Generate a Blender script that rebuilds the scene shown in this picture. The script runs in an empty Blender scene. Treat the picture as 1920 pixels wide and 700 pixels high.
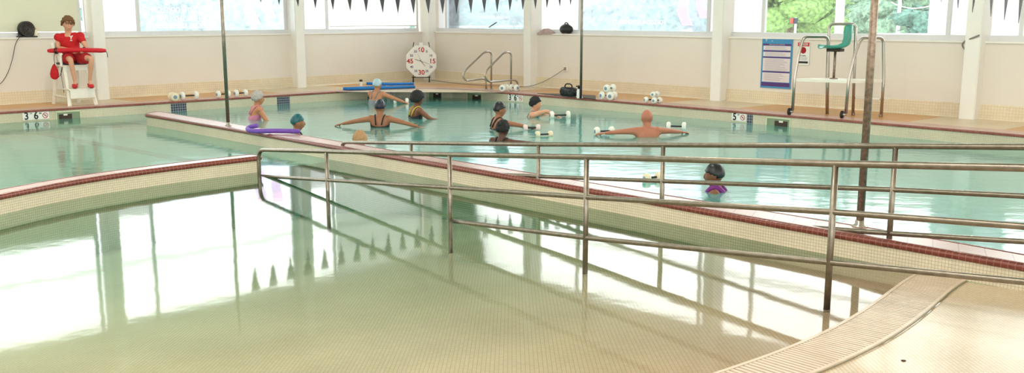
import bpy, bmesh, math, random
from mathutils import Vector, Matrix, Quaternion, noise
random.seed(7)
S = bpy.context.scene
COL = S.collection
PI = math.pi
# ------------------------------------------------------------------ camera model
F, HOR, CY, H = 1900.0, 30.0, 400.0, 1.9
TH = math.atan((CY - HOR) / F)
def ray(px, py):
    a = (px - 960) / F; b = -(py - CY) / F
    return Vector((a, math.cos(TH) + b * math.sin(TH), -math.sin(TH) + b * math.cos(TH)))
EYE = Vector((0, 0, H))
def P(px, py, z=0.0):
    d = ray(px, py); return EYE + d * ((z - H) / d.z)
def PY(px, py, Y):
    d = ray(px, py); return EYE + d * (Y / d.y)
def PL(px, py, p0, u):
    """point of the vertical plane through p0 along u seen at that pixel"""
    n = Vector((-u[1], u[0], 0)); d = ray(px, py)
    return EYE + d * ((Vector(p0) - EYE).dot(n) / d.dot(n))

cam = bpy.data.cameras.new('camera'); co = bpy.data.objects.new('camera', cam); COL.objects.link(co)
co.location = EYE; co.rotation_euler = (PI / 2 - TH, 0, 0)
cam.sensor_width = 36; cam.lens = F / 1920 * 36; cam.shift_y = (CY - 350) / 1920
cam.clip_end = 400
S.camera = co
S.view_settings.view_transform = 'Standard'; S.view_settings.look = 'None'
S.view_settings.exposure = .70; S.view_settings.gamma = 1
try: S.view_settings.use_curve_mapping = False
except Exception: pass
S.cycles.use_denoising = True
S.cycles.max_bounces = 12; S.cycles.transparent_max_bounces = 16; S.cycles.transmission_bounces = 10
S.cycles.sample_clamp_indirect = 6

# ------------------------------------------------------------------ materials
def new_mat(name):
    m = bpy.data.materials.new(name); m.use_nodes = True
    nt = m.node_tree; b = nt.nodes['Principled BSDF']
    return m, nt, b
def lin(c):
    return tuple(((v / 255) / 12.92 if v <= 10 else (((v / 255) + .055) / 1.055) ** 2.4) for v in c) + (1,)
def mat(name, rgb, rough=.5, metal=0.0, var=.06, scale=8.0, bump=0.0, spec=.5, sheen=0):
    m, nt, b = new_mat(name); N = nt.nodes; L = nt.links
    tc = N.new('ShaderNodeTexCoord'); ns = N.new('ShaderNodeTexNoise'); ns.inputs['Scale'].default_value = scale
    ns.inputs['Detail'].default_value = 4
    L.new(tc.outputs['Object'], ns.inputs['Vector'])
    rp = N.new('ShaderNodeValToRGB'); c = lin(rgb)
    rp.color_ramp.elements[0].position = .3; rp.color_ramp.elements[1].position = .7
    rp.color_ramp.elements[0].color = tuple(max(0, v * (1 - var)) for v in c[:3]) + (1,)
    rp.color_ramp.elements[1].color = tuple(min(1, v * (1 + var)) for v in c[:3]) + (1,)
    L.new(ns.outputs['Fac'], rp.inputs['Fac']); L.new(rp.outputs['Color'], b.inputs['Base Color'])
    b.inputs['Roughness'].default_value = rough; b.inputs['Metallic'].default_value = metal
    b.inputs['Specular IOR Level'].default_value = spec
    if sheen: b.inputs['Sheen Weight'].default_value = sheen
    if bump:
        bp = N.new('ShaderNodeBump'); bp.inputs['Strength'].default_value = bump; bp.inputs['Distance'].default_value = .01
        L.new(ns.outputs['Fac'], bp.inputs['Height']); L.new(bp.outputs['Normal'], b.inputs['Normal'])
    return m
def tile_mat(name, c1, c2, grout, size=.0254, mortar=.0016, rough=.25, uv=True, rowh=None, big=None, bump=.3, offset=0):
    m, nt, b = new_mat(name); N = nt.nodes; L = nt.links
    tc = N.new('ShaderNodeTexCoord'); br = N.new('ShaderNodeTexBrick')
    L.new(tc.outputs['UV' if uv else 'Object'], br.inputs['Vector'])
    br.offset = offset; br.squash = 1
    br.inputs['Scale'].default_value = 1; br.inputs['Brick Width'].default_value = size
    br.inputs['Row Height'].default_value = rowh or size; br.inputs['Mortar Size'].default_value = mortar
    br.inputs['Mortar Smooth'].default_value = .1
    br.inputs['Color1'].default_value = lin(c1); br.inputs['Color2'].default_value = lin(c2); br.inputs['Mortar'].default_value = lin(grout)
    out = br.outputs['Color']
    ns = N.new('ShaderNodeTexNoise'); ns.inputs['Scale'].default_value = 1.3; ns.inputs['Detail'].default_value = 3
    L.new(tc.outputs['Object'], ns.inputs['Vector'])
    mx = N.new('ShaderNodeMix'); mx.data_type = 'RGBA'; mx.blend_type = 'MULTIPLY'; mx.inputs[0].default_value = 1
    rp = N.new('ShaderNodeValToRGB'); rp.color_ramp.elements[0].color = (.86, .86, .86, 1); rp.color_ramp.elements[1].color = (1, 1, 1, 1)
    rp.color_ramp.elements[0].position = .3; rp.color_ramp.elements[1].position = .65
    L.new(ns.outputs['Fac'], rp.inputs['Fac']); L.new(out, mx.inputs[6]); L.new(rp.outputs['Color'], mx.inputs[7])
    L.new(mx.outputs[2], b.inputs['Base Color'])
    b.inputs['Roughness'].default_value = rough
    if bump:
        bp = N.new('ShaderNodeBump'); bp.inputs['Strength'].default_value = bump; bp.inputs['Distance'].default_value = .002; bp.invert = True
        L.new(br.outputs['Fac'], bp.inputs['Height']); L.new(bp.outputs['Normal'], b.inputs['Normal'])
    return m
def water_mat(name, rough, absorb, density, wave, strength, stretch=(1, 1, 1), refl=1.0, clear=False, bodylight=0.0, bodylightcol=(150, 210, 200)):
    m = bpy.data.materials.new(name); m.use_nodes = True; nt = m.node_tree; N = nt.nodes; L = nt.links
    N.clear(); out = N.new('ShaderNodeOutputMaterial'); g = N.new('ShaderNodeBsdfTransparent' if clear else 'ShaderNodeBsdfRefraction'); gl = N.new('ShaderNodeBsdfGlossy')
    if not clear: g.inputs['IOR'].default_value = 1.333; g.inputs['Roughness'].default_value = .02
    gl.inputs['Roughness'].default_value = rough
    gl.inputs['Color'].default_value = (1, 1, 1, 1); fr = N.new('ShaderNodeFresnel'); fr.inputs['IOR'].default_value = 1.333
    mu = N.new('ShaderNodeMath'); mu.operation = 'MULTIPLY'; mu.inputs[1].default_value = refl; L.new(fr.outputs[0], mu.inputs[0])
    mxs = N.new('ShaderNodeMixShader'); L.new(mu.outputs[0], mxs.inputs['Fac']); L.new(g.outputs[0], mxs.inputs[1])
    if bodylight:   # turquoise diffuse share added to brighten the water, standing in for scattered light
        df = N.new('ShaderNodeBsdfDiffuse'); df.inputs['Color'].default_value = lin(bodylightcol); cm = N.new('ShaderNodeMixShader'); cm.inputs['Fac'].default_value = bodylight
        L.new(g.outputs[0], cm.inputs[1]); L.new(df.outputs[0], cm.inputs[2]); L.new(cm.outputs[0], mxs.inputs[1])
    L.new(gl.outputs[0], mxs.inputs[2])
    va = N.new('ShaderNodeVolumeAbsorption'); va.inputs['Color'].default_value = absorb; va.inputs['Density'].default_value = density
    tc = N.new('ShaderNodeTexCoord'); mp = N.new('ShaderNodeMapping'); mp.inputs['Scale'].default_value = stretch
    mp.inputs['Rotation'].default_value = (0, 0, .35)
    L.new(tc.outputs['Object'], mp.inputs['Vector'])
    n1 = N.new('ShaderNodeTexNoise'); n1.inputs['Scale'].default_value = wave; n1.inputs['Detail'].default_value = 3
    n1.inputs['Roughness'].default_value = .45
    L.new(mp.outputs['Vector'], n1.inputs['Vector'])
    bp = N.new('ShaderNodeBump'); bp.inputs['Strength'].default_value = 1; bp.inputs['Distance'].default_value = strength
    L.new(n1.outputs['Fac'], bp.inputs['Height']); (None if clear else L.new(bp.outputs['Normal'], g.inputs['Normal'])); L.new(bp.outputs['Normal'], gl.inputs['Normal']); L.new(bp.outputs['Normal'], fr.inputs['Normal'])
    L.new(mxs.outputs[0], out.inputs['Surface']); L.new(va.outputs['Volume'], out.inputs['Volume'])
    return m
def pane_mat(name, tint, haze=0.0, hazecol=(1, 1, 1, 1), pattern=0.0):
    m = bpy.data.materials.new(name); m.use_nodes = True; nt = m.node_tree; N = nt.nodes; L = nt.links
    N.clear(); out = N.new('ShaderNodeOutputMaterial')
    t = N.new('ShaderNodeBsdfTransparent'); t.inputs['Color'].default_value = tint
    g = N.new('ShaderNodeBsdfGlossy'); g.inputs['Roughness'].default_value = .02
    tl = N.new('ShaderNodeBsdfTranslucent'); tl.inputs['Color'].default_value = hazecol
    a = N.new('ShaderNodeMixShader'); a.inputs['Fac'].default_value = haze
    if pattern:
        tc = N.new('ShaderNodeTexCoord'); ns = N.new('ShaderNodeTexNoise'); ns.inputs['Scale'].default_value = 7; ns.inputs['Detail'].default_value = 6
        L.new(tc.outputs['Object'], ns.inputs['Vector'])
        mr = N.new('ShaderNodeMapRange'); mr.inputs[1].default_value = .35; mr.inputs[2].default_value = .65
        mr.inputs[3].default_value = max(0, haze - pattern); mr.inputs[4].default_value = min(1, haze + pattern)
        L.new(ns.outputs['Fac'], mr.inputs[0]); L.new(mr.outputs[0], a.inputs['Fac'])
    L.new(t.outputs[0], a.inputs[1]); L.new(tl.outputs[0], a.inputs[2])
    fr = N.new('ShaderNodeFresnel'); fr.inputs['IOR'].default_value = 1.3
    mx = N.new('ShaderNodeMixShader'); L.new(fr.outputs[0], mx.inputs['Fac']); L.new(a.outputs[0], mx.inputs[1]); L.new(g.outputs[0], mx.inputs[2])
    L.new(mx.outputs[0], out.inputs['Surface'])
    return m
M = {}
M['wall'] = mat('painted_block', (230, 221, 211), .55, var=.02, scale=1.2, bump=.02)
M['wallband'] = tile_mat('beige_cove_tile', (238, 223, 196), (233, 217, 189), (218, 199, 170), .05, .003, .3)
M['white'] = mat('white_paint', (240, 236, 230), .45, var=.02, scale=3)
M['frame'] = mat('pale_frame', (222, 220, 222), .4, var=.02)
M['ceil'] = mat('ceiling_paint', (228, 222, 208), .8, var=.04, scale=.5)
M['beach'] = tile_mat('beach_mosaic', (226, 208, 180), (218, 198, 168), (192, 169, 140), .0254, .0021, .22, uv=False)
M['lapfloor'] = tile_mat('pool_plaster', (196, 240, 230), (186, 232, 222), (160, 205, 196), .15, .004, .4, uv=False, bump=0)
M['poolwall'] = tile_mat('pool_wall_mosaic', (224, 214, 190), (216, 206, 182), (182, 170, 142), .0254, .002, .25)
M['watertint'] = tile_mat('water_cast_mosaic', (184, 208, 172), (174, 200, 164), (140, 166, 134), .0254, .002, .25)  # water's green cast put into the wall tile colour below the waterline
M['darktile'] = tile_mat('dark_mosaic', (62, 66, 84), (50, 55, 72), (150, 154, 162), .05, .005, .25)
M['coping'] = tile_mat('coping_pink_tile', (212, 172, 160), (203, 160, 150), (176, 136, 126), .15, .004, .3, rowh=.05)
M['red'] = tile_mat('oxblood_edge_tile', (122, 60, 50), (106, 50, 42), (150, 92, 80), .05, .003, .25)
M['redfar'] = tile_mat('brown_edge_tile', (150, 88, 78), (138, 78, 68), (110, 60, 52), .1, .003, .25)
M['deckorange'] = tile_mat('deck_orange_tile', (226, 170, 108), (218, 160, 98), (196, 146, 96), .05, .003, .35, uv=False)
M['deckbeige'] = tile_mat('deck_beige_tile', (232, 212, 184), (226, 204, 174), (204, 184, 156), .05, .003, .35, uv=False)
M['grate'] = mat('grating_plastic', (216, 196, 174), .35, var=.05)
M['dark'] = mat('dark_gap', (60, 44, 34), .7)
M['steel'] = mat('brushed_steel', (142, 134, 122), .34, 1.0, var=.16, scale=22, bump=.05)
M['rust'] = mat('weathered_steel', (150, 132, 118), .42, .8, var=.35, scale=30, bump=.08)
M['chrome'] = mat('bright_steel', (184, 176, 168), .28, 1.0, var=.05)
M['black'] = mat('black_plastic', (24, 24, 27), .4, var=.2)
M['flag'] = mat('charcoal_vinyl', (58, 56, 60), .5, var=.1, scale=30)
M['foam'] = mat('white_foam', (238, 236, 226), .8, var=.04, scale=60, bump=.1)
M['foamcream'] = mat('cream_foam', (232, 218, 190), .8, var=.04, scale=60, bump=.1)
M['bluefoam'] = mat('blue_foam', (20, 120, 200), .6, var=.08, scale=40)
M['purple'] = mat('purple_foam', (110, 72, 170), .6, var=.08, scale=40)
M['purplelight'] = mat('lilac_foam', (190, 150, 220), .6, var=.06, scale=40)
M['redcloth'] = mat('red_cloth', (196, 14, 26), .75, var=.1, scale=18, bump=.1)
M['redcloth2'] = mat('dark_red_cloth', (165, 14, 24), .8, var=.1, scale=18, bump=.1)
M['redfoam'] = mat('red_vinyl_foam', (205, 20, 38), .45, var=.05, scale=20)
M['redrubber'] = mat('red_rubber', (200, 18, 30), .5, var=.06)
M['navy'] = mat('navy_pad', (28, 32, 58), .6)
M['plast'] = mat('white_plastic', (238, 232, 220), .4, var=.03)
M['teal'] = mat('teal_shell', (58, 160, 142), .35, var=.05)
M['ink'] = mat('black_ink', (22, 22, 24), .5, var=.02)
M['redink'] = mat('red_ink', (190, 40, 44), .5, var=.02)
M['signwhite'] = mat('sign_white', (236, 236, 232), .4, var=.01)
M['skyblue'] = mat('poster_blue', (64, 142, 190), .5, var=.03)
M['posterpurple'] = mat('poster_purple', (84, 48, 118), .5, var=.03)
M['posterpale'] = mat('poster_pale', (226, 214, 216), .5, var=.02)
M['greyprint'] = mat('grey_print', (150, 140, 150), .6, var=.02)
M['hose'] = mat('grey_cable', (140, 134, 128), .6)
M['towel'] = mat('pink_towel', (240, 216, 212), .95, var=.12, scale=30, bump=.3)
M['skirt'] = mat('green_shade', (226, 223, 202), .8, var=.03, scale=1)
M['shade'] = pane_mat('white_roller_shade', (.9, .9, .9, 1), .93, (.90, .89, .87, 1))
M['clear'] = pane_mat('clear_glass', (.95, .98, .97, 1), .02, (1, 1, 1, 1))
M['film'] = pane_mat('blue_window_film', (.84, .94, 1.0, 1), .18, (.93, .95, 1, 1), .05)
M['frost'] = pane_mat('frosted_pane', (.9, .9, .9, 1), .9, (.68, .68, .68, 1))
M['filmtext'] = pane_mat('white_vinyl_letters', (1, .96, 1, 1), .45, (1, .93, 1, 1))
M['filmpink'] = pane_mat('pink_vinyl', (1, .80, .90, 1), .32, (1, .80, .92, 1))
M['leafg'] = mat('bright_leaves', (112, 142, 78), .8, var=.6, scale=7)
M['leaft'] = mat('teal_leaves', (80, 116, 104), .8, var=.6, scale=7)
M['leafd'] = mat('dull_leaves', (100, 126, 104), .8, var=.6, scale=7)
M['bark'] = mat('bark', (120, 100, 86), .9, var=.2)
M['ground'] = mat('pale_ground', (216, 214, 206), .9, var=.04, scale=.5)
M['brick'] = mat('red_brickwork', (186, 96, 92), .9, var=.1)
M['building'] = mat('white_siding', (236, 236, 236), .8, var=.02)
M['orange'] = mat('orange_lens', (230, 70, 40), .4, var=.05)
M['lapline'] = mat('lane_line', (44, 76, 84), .4)
SKIN = {k: mat('skin_' + k, c, .5, var=.05, scale=14) for k, c in dict(
    fair=(214, 158, 128), tan=(190, 128, 92), brown=(120, 74, 50), deep=(86, 52, 36), ruddy=(178, 112, 86), mid=(158, 104, 74)).items()}
HAIR = {k: mat('hair_' + k, c, .7, var=.2, scale=60, bump=.3) for k, c in dict(
    brown=(116, 78, 46), black=(22, 19, 20), grey=(176, 170, 164), sandy=(176, 136, 96)).items()}
CAP = {k: mat('cap_' + k, c, .35, var=.05) for k, c in dict(teal=(14, 92, 98), black=(22, 24, 30), navy=(24, 28, 50), paleblue=(176, 202, 214)).items()}
SUIT = {k: mat('suit_' + k, c, .55, var=.08) for k, c in dict(black=(20, 20, 24), pink=(196, 120, 150), yellow=(206, 186, 60), purple=(110, 20, 120), grey=(120, 128, 132), blue=(60, 80, 130)).items()}

# ------------------------------------------------------------------ mesh helpers
def obj(name, bm, m, parent=None, smooth=False, loc=None):
    me = bpy.data.meshes.new(name)
    bmesh.ops.recalc_face_normals(bm, faces=bm.faces[:])
    bm.to_mesh(me); bm.free()
    if smooth:
        for p in me.polygons: p.use_smooth = True
    mats = m if isinstance(m, (list, tuple)) else [m]
    for x in mats: me.materials.append(x)
    o = bpy.data.objects.new(name, me); COL.objects.link(o)
    if parent is not None:
        o.parent = parent; o.matrix_parent_inverse = parent.matrix_world.inverted() if False else Matrix.Identity(4)
        # vertices are given in world space: move them into the parent's space
        inv = world(parent).inverted(); me.transform(inv)
    return o
def world(o):
    mw = Matrix.LocRotScale(o.location, o.rotation_euler, o.scale)
    return world(o.parent) @ mw if o.parent else mw
def tag(o, label, cat, group=None, kind=None):
    o['label'] = label; o['category'] = cat
    if group: o['group'] = group
    if kind: o['kind'] = kind
    return o
def thing(name, label, cat, loc=(0, 0, 0), rotz=0, group=None):
    o = bpy.data.objects.new(name, None); COL.objects.link(o)
    o.location = Vector(loc); o.rotation_euler = (0, 0, rotz); o.empty_display_size = .1
    return tag(o, label, cat, group)
def struct(name, bm, m, parent=None, smooth=False):
    o = obj(name, bm, m, parent, smooth)
    if parent is None: o['kind'] = 'structure'
    return o
def dup(root, loc, rot, label=None, group=None):
    r = root.copy(); COL.objects.link(r); r.location = Vector(loc); r.rotation_euler = rot
    if label: r['label'] = label
    if group: r['group'] = group
    for ch in list(root.children):
        c = ch.copy(); COL.objects.link(c); c.parent = r
        for g in ch.children:
            d = g.copy(); COL.objects.link(d); d.parent = c
    return r
def BM(): return bmesh.new()
def box(bm, c, s, rotz=0, bev=0, rot=None):
    mt = Matrix.Translation(Vector(c)) @ (rot.to_matrix().to_4x4() if rot else Matrix.Rotation(rotz, 4, 'Z')) @ Matrix.Diagonal((s[0], s[1], s[2], 1))
    r = bmesh.ops.create_cube(bm, size=1, matrix=mt)
    if bev:
        es = list({e for v in r['verts'] for e in v.link_edges})
        bmesh.ops.bevel(bm, geom=es, offset=bev, segments=2, affect='EDGES', profile=.5)
    return bm
def prism(bm, poly, z0, z1):
    vb = [bm.verts.new((p[0], p[1], z0)) for p in poly]; vt = [bm.verts.new((p[0], p[1], z1)) for p in poly]
    n = len(poly)
    bm.faces.new(vt); bm.faces.new(vb[::-1])
    for i in range(n): bm.faces.new((vb[i], vb[(i + 1) % n], vt[(i + 1) % n], vt[i]))
    return bm
def fillet(pts, r, n=6):
    pts = [Vector(p) for p in pts]; out = [pts[0]]
    for i in range(1, len(pts) - 1):
        a, b, c = pts[i - 1], pts[i], pts[i + 1]
        rr = min(r, (a - b).length * .49, (c - b).length * .49)
        p, q = b + (a - b).normalized() * rr, b + (c - b).normalized() * rr
        for k in range(n + 1):
            t = k / n; out.append(p * (1 - t) ** 2 + b * 2 * t * (1 - t) + q * t * t)
    out.append(pts[-1]); return out
def tube(bm, pts, r, n=12, cap=True, r2=None, flat=1.0):
    pts = [Vector(p) for p in pts]; rings = []
    d0 = (pts[1] - pts[0]).normalized()
    up = Vector((0, 0, 1)) if abs(d0.z) < .9 else Vector((1, 0, 0))
    nrm = d0.cross(up).normalized(); m = len(pts)
    for i, p in enumerate(pts):
        d = ((pts[i + 1] - p) if i == 0 else (p - pts[i - 1]) if i == m - 1 else (pts[i + 1] - pts[i - 1])).normalized()
        nrm = (nrm - d * nrm.dot(d)).normalized(); bn = d.cross(nrm)
        rr = r if r2 is None else r + (r2 - r) * i / (m - 1)
        if isinstance(r, (list, tuple)): rr = r[i]
        rings.append([bm.verts.new(p + nrm * math.cos(a) * rr + bn * math.sin(a) * rr * flat) for a in [2 * PI * k / n for k in range(n)]])
    for a, b in zip(rings, rings[1:]):
        for k in range(n): bm.faces.new((a[k], a[(k + 1) % n], b[(k + 1) % n], b[k]))
    if cap: bm.faces.new(rings[0][::-1]); bm.faces.new(rings[-1])
    return bm
def lathe(bm, o, prof, axis=(0, 0, 1), n=20):
    q = Vector((0, 0, 1)).rotation_difference(Vector(axis).normalized()); o = Vector(o); rings = []
    for r, h in prof:
        rings.append([bm.verts.new(o + q @ Vector((r * math.cos(2 * PI * k / n), r * math.sin(2 * PI * k / n), h))) for k in range(n)])
    for a, b in zip(rings, rings[1:]):
        for k in range(n): bm.faces.new((a[k], a[(k + 1) % n], b[(k + 1) % n], b[k]))
    bm.faces.new(rings[0][::-1]); bm.faces.new(rings[-1]); return bm
def ell(bm, c, s, q=None, u=16, v=12):
    mt = Matrix.Translation(Vector(c)) @ (q.to_matrix().to_4x4() if q else Matrix.Identity(4)) @ Matrix.Diagonal((s[0], s[1], s[2], 1))
    bmesh.ops.create_uvsphere(bm, u_segments=u, v_segments=v, radius=1, matrix=mt); return bm
def dirs(path):
    out = []
    for i, p in enumerate(path):
        a = path[max(0, i - 1)]; b = path[min(len(path) - 1, i + 1)]
        out.append(Vector((b[0] - a[0], b[1] - a[1])).normalized())
    return out
def offset(path, d):
    """d > 0: to the left of the walking direction"""
    out = []
    for p, t in zip(path, dirs(path)): out.append(Vector((p[0] - t.y * d, p[1] + t.x * d)))
    return out
def densify(path, step):
    out = [Vector(path[0][:2])]
    for a, b in zip(path, path[1:]):
        a, b = Vector(a[:2]), Vector(b[:2]); n = max(1, int((b - a).length / step))
        out += [a.lerp(b, k / n) for k in range(1, n + 1)]
    return out
def smooth(path, it=3):
    path = [Vector(p[:2]) for p in path]
    for _ in range(it):
        path = [path[0]] + [path[i - 1] * .25 + path[i] * .5 + path[i + 1] * .25 for i in range(1, len(path) - 1)] + [path[-1]]
    return path
def sweep(bm, path, prof, close=False, cap=True):
    """prof: list of (offset to the left, z); UV in metres"""
    uv = bm.loops.layers.uv.verify(); ds = dirs(path); cols = []; s = 0; ss = []
    for i, p in enumerate(path):
        if i: s += (Vector(p[:2]) - Vector(path[i - 1][:2])).length
        ss.append(s); t = ds[i]
        cols.append([bm.verts.new((p[0] - t.y * o, p[1] + t.x * o, z)) for o, z in prof])
    v = [0]
    for a, b in zip(prof, prof[1:]): v.append(v[-1] + math.hypot(b[0] - a[0], b[1] - a[1]))
    for i in range(len(path) - 1):
        for j in range(len(prof) - 1 + (1 if close else 0)):
            j2 = (j + 1) % len(prof)
            f = bm.faces.new((cols[i][j], cols[i + 1][j], cols[i + 1][j2], cols[i][j2]))
            vv = v[j2] if j2 else v[-1] + .05
            for lp, c in zip(f.loops, ((ss[i], v[j]), (ss[i + 1], v[j]), (ss[i + 1], vv), (ss[i], vv))): lp[uv].uv = c
    if close and cap: bm.faces.new(cols[0]); bm.faces.new(cols[-1][::-1])
    return bm
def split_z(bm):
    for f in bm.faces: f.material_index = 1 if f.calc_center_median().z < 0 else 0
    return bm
def textmesh(name, s, size, origin, u, n, m, parent, mirror=False, extrude=.002, align='CENTER', off=0.0, squash=1.0, up=None):
    """text on a plane: u = reading direction, n = outward normal"""
    cu = bpy.data.curves.new(name, 'FONT'); cu.body = s; cu.size = size; cu.extrude = extrude; cu.align_x = align; cu.align_y = 'CENTER'
    cu.offset = off
    t = bpy.data.objects.new('tmp', cu); COL.objects.link(t); dg = bpy.context.evaluated_depsgraph_get(); dg.update()
    me = bpy.data.meshes.new_from_object(t.evaluated_get(dg)); bpy.data.objects.remove(t); bpy.data.curves.remove(cu)
    u = Vector(u).normalized(); n = Vector(n).normalized(); w = Vector(up) if up else n.cross(u)
    if mirror: u = -u
    mt = Matrix.Translation(Vector(origin)) @ Matrix((tuple(u) , tuple(w), tuple(n))).transposed().to_4x4() @ Matrix.Diagonal((squash, 1, 1, 1))
    me.transform(mt); me.name = name
    bm = BM(); bm.from_mesh(me); bpy.data.meshes.remove(me)
    return obj(name, bm, m, parent)
def ev_mesh(bm, mods):
    me = bpy.data.meshes.new('tmp'); bm.to_mesh(me); bm.free()
    t = bpy.data.objects.new('tmp', me); COL.objects.link(t)
    for kind, kw in mods:
        md = t.modifiers.new(kind, kind)
        for k, v in kw.items(): setattr(md, k, v)
    dg = bpy.context.evaluated_depsgraph_get(); dg.update()
    r = bpy.data.meshes.new_from_object(t.evaluated_get(dg))
    bpy.data.objects.remove(t); bpy.data.meshes.remove(me)
    b = BM(); b.from_mesh(r); bpy.data.meshes.remove(r); return b
def skin(J, E, R, root, sub=2):
    bm = BM(); sl = bm.verts.layers.skin.verify(); vs = {}
    for k, p in J.items():
        v = bm.verts.new(p); vs[k] = v; rr = R[k]; v[sl].radius = rr if isinstance(rr, tuple) else (rr, rr)
        v[sl].use_root = (k == root)
    for a, b in E: bm.edges.new((vs[a], vs[b]))
    return ev_mesh(bm, [('SKIN', {}), ('SUBSURF', dict(levels=sub, render_levels=sub))])
def merge(dst, src):
    me = bpy.data.meshes.new('tmp'); src.to_mesh(me); src.free(); dst.from_mesh(me); bpy.data.meshes.remove(me)

# ------------------------------------------------------------------ plan of the hall
DECK = .20
CORNER = Vector((-2.25, 28.0, 0))
UL = (Vector((-9.96, 19.75, 0)) - CORNER).normalized(); UR = (Vector((8.35, 16.5, 0)) - CORNER).normalized()
NL = Vector((-UL.y, UL.x, 0)); NR = Vector((-UR.y, UR.x, 0))          # turned into the room
if (EYE - CORNER).dot(NL) < 0: NL = -NL
if (EYE - CORNER).dot(NR) < 0: NR = -NR
SILL, HEAD, CEIL = 1.49, 4.8, 6.0
LL, LR = 19.0, 24.0
# pool edge (inside lip of the coping) seen beyond the water
edge_px = [(0, 212.5), (160, 202.6), (330, 192.1), (500, 181.6), (640, 173), (694, 169.5), (750, 167), (800, 166), (850, 168), (900, 171), (950, 174.7),
           (1005, 179.7), (1060, 184), (1220, 196.8), (1400, 212.2), (1620, 230.5), (1920, 256)]
E0 = [P(x, y, .18).xy for x, y in edge_px]
E0 = [E0[0] + (E0[0] - E0[1]).normalized() * 6] + E0 + [E0[-1] + (E0[-1] - E0[-2]).normalized() * 7]
EDGE = smooth(densify(E0, .5), 3)
# divider between lap pool and entry pool (near lip, seen from the camera) and its far lip
near_px = [(276, 217.5), (300, 221), (457, 247.5), (560, 266), (704, 290.5), (940, 331), (1012, 344), (1180, 371.5), (1392, 412), (1567, 442), (1657, 456.5), (1920, 503)]
far_px = [(303, 210.5), (423, 231), (576, 256), (740, 284), (900, 310), (1152, 351), (1316, 379), (1438, 398), (1606, 423.6), (1760, 450), (1920, 479)]
near = [P(x, y, .17).xy for x, y in near_px]; far = [P(x, y, .19).xy for x, y in far_px]
near.append(near[-1] + (near[-1] - near[-2]).normalized() * 3); far.append(far[-1] + (far[-1] - far[-2]).normalized() * 3)
NEAR = smooth(densify(near, .4), 4); FAR = smooth(densify(far, .4), 4)
# curved wall between the shallow left pool and the entry pool: near lip, walking right to left
cn_px = [(483, 298), (430, 303.5), (280, 322), (140, 342), (0, 370)]
cn = [P(x, y, .17).xy for x, y in cn_px]
d = (cn[-1] - cn[-2]).normalized()
for k in range(8): 
    d.rotate(Matrix.Rotation(.07, 2)); cn.append(cn[-1] + d * .7)
CURV = smooth(densify(cn, .3), 4)
# shoreline of the zero-depth entry, walking from the divider towards the camera's left
sh_px = [(1735, 508), (1704, 522), (1668, 550), (1620, 585), (1560, 620), (1480, 655), (1400, 684), (1335, 706)]
sh = [P(x, y, 0).xy for x, y in sh_px]
d = (sh[-1] - sh[-2]).normalized()
for k in range(9):
    d.rotate(Matrix.Rotation(-.05, 2)); sh.append(sh[-1] + d * .8)
SHORE = smooth(densify(sh, .1), 8)
gr_px = [(1812, 530), (1790, 552), (1755, 577), (1700, 607), (1600, 657), (1520, 698)]
def seg_dist(p, path):
    best = 1e9; side = 1
    for a, b in zip(path, path[1:]):
        ab = b - a; t = max(0, min(1, (p - a).dot(ab) / ab.length_squared)); q = a + ab * t
        dd = (p - q).length
        if dd < best: best = dd; side = 1 if (ab.x * (p.y - a.y) - ab.y * (p.x - a.x)) > 0 else -1
    return best, side
gw = [seg_dist(P(x, y, 0).xy, SHORE)[0] for x, y in gr_px]; GW = sum(gw[1:]) / len(gw[1:])
_, IN = seg_dist(Vector((0, 10)), SHORE)
SHALLOW = None     # which side of the shoreline is water
def floor_z(x, y):
    if SHALLOW and inside((x, y), SHALLOW): return -1.04
    dd, sd = seg_dist(Vector((x, y)), SHCOARSE)
    if sd == IN: return max(-1.06, -.006 - .078 * dd)
    return -.006 if dd < GW else -.006 + .03 * (dd - GW)
SHCOARSE = SHORE[::6] + [SHORE[-1]]

def inside(p, poly):
    r = False; n = len(poly)
    for i in range(n):
        a, b = poly[i], poly[(i + 1) % n]
        if (a[1] > p[1]) != (b[1] > p[1]) and p[0] < (b[0] - a[0]) * (p[1] - a[1]) / (b[1] - a[1]) + a[0]: r = not r
    return r
MID = [a for a in offset(NEAR, .12 if (offset(NEAR, .1)[5] - FAR[5]).length < (offset(NEAR, -.1)[5] - FAR[5]).length else -.12)]
left_edge = [p for p in EDGE if p.x < MID[0].x - .0]
# region of entry pool + shallow left pool + beach
k0 = min(range(len(EDGE)), key=lambda i: (EDGE[i] - MID[0]).length)
entry_poly = [p for p in MID] + [Vector((13, 2)), Vector((13, -2)), Vector((-18, -2)), Vector((-18, 9))] + list(offset(EDGE, .15)[:k0 + 1])
def grid_floor(bm, poly, x0, x1, y0, y1, st, zf, hole=None):
    nx, ny = int((x1 - x0) / st), int((y1 - y0) / st); vs = {}
    def V(i, j):
        if (i, j) not in vs:
            x, y = x0 + i * st, y0 + j * st; vs[i, j] = bm.verts.new((x, y, zf(x, y)))
        return vs[i, j]
    for i in range(nx):
        for j in range(ny):
            c = (x0 + (i + .5) * st, y0 + (j + .5) * st)
            if inside(c, poly): bm.faces.new((V(i, j), V(i + 1, j), V(i + 1, j + 1), V(i, j + 1)))
    return bm
kn = min(range(len(NEAR)), key=lambda i: (NEAR[i] - CURV[0]).length)
SHALLOW = [p for p in NEAR[:kn + 1]] + [p for p in CURV] + [Vector((-19, CURV[-1].y))] + [Vector((-19, 30))]
fl = grid_floor(BM(), entry_poly, -18, 13, -2, 28, .2, floor_z)
for f in fl.faces: f.material_index = 1 if inside(f.calc_center_median().xy, SHALLOW) else 0
struct('pool_basin', fl, [M['beach'], M['lapfloor']], smooth=True)
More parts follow.
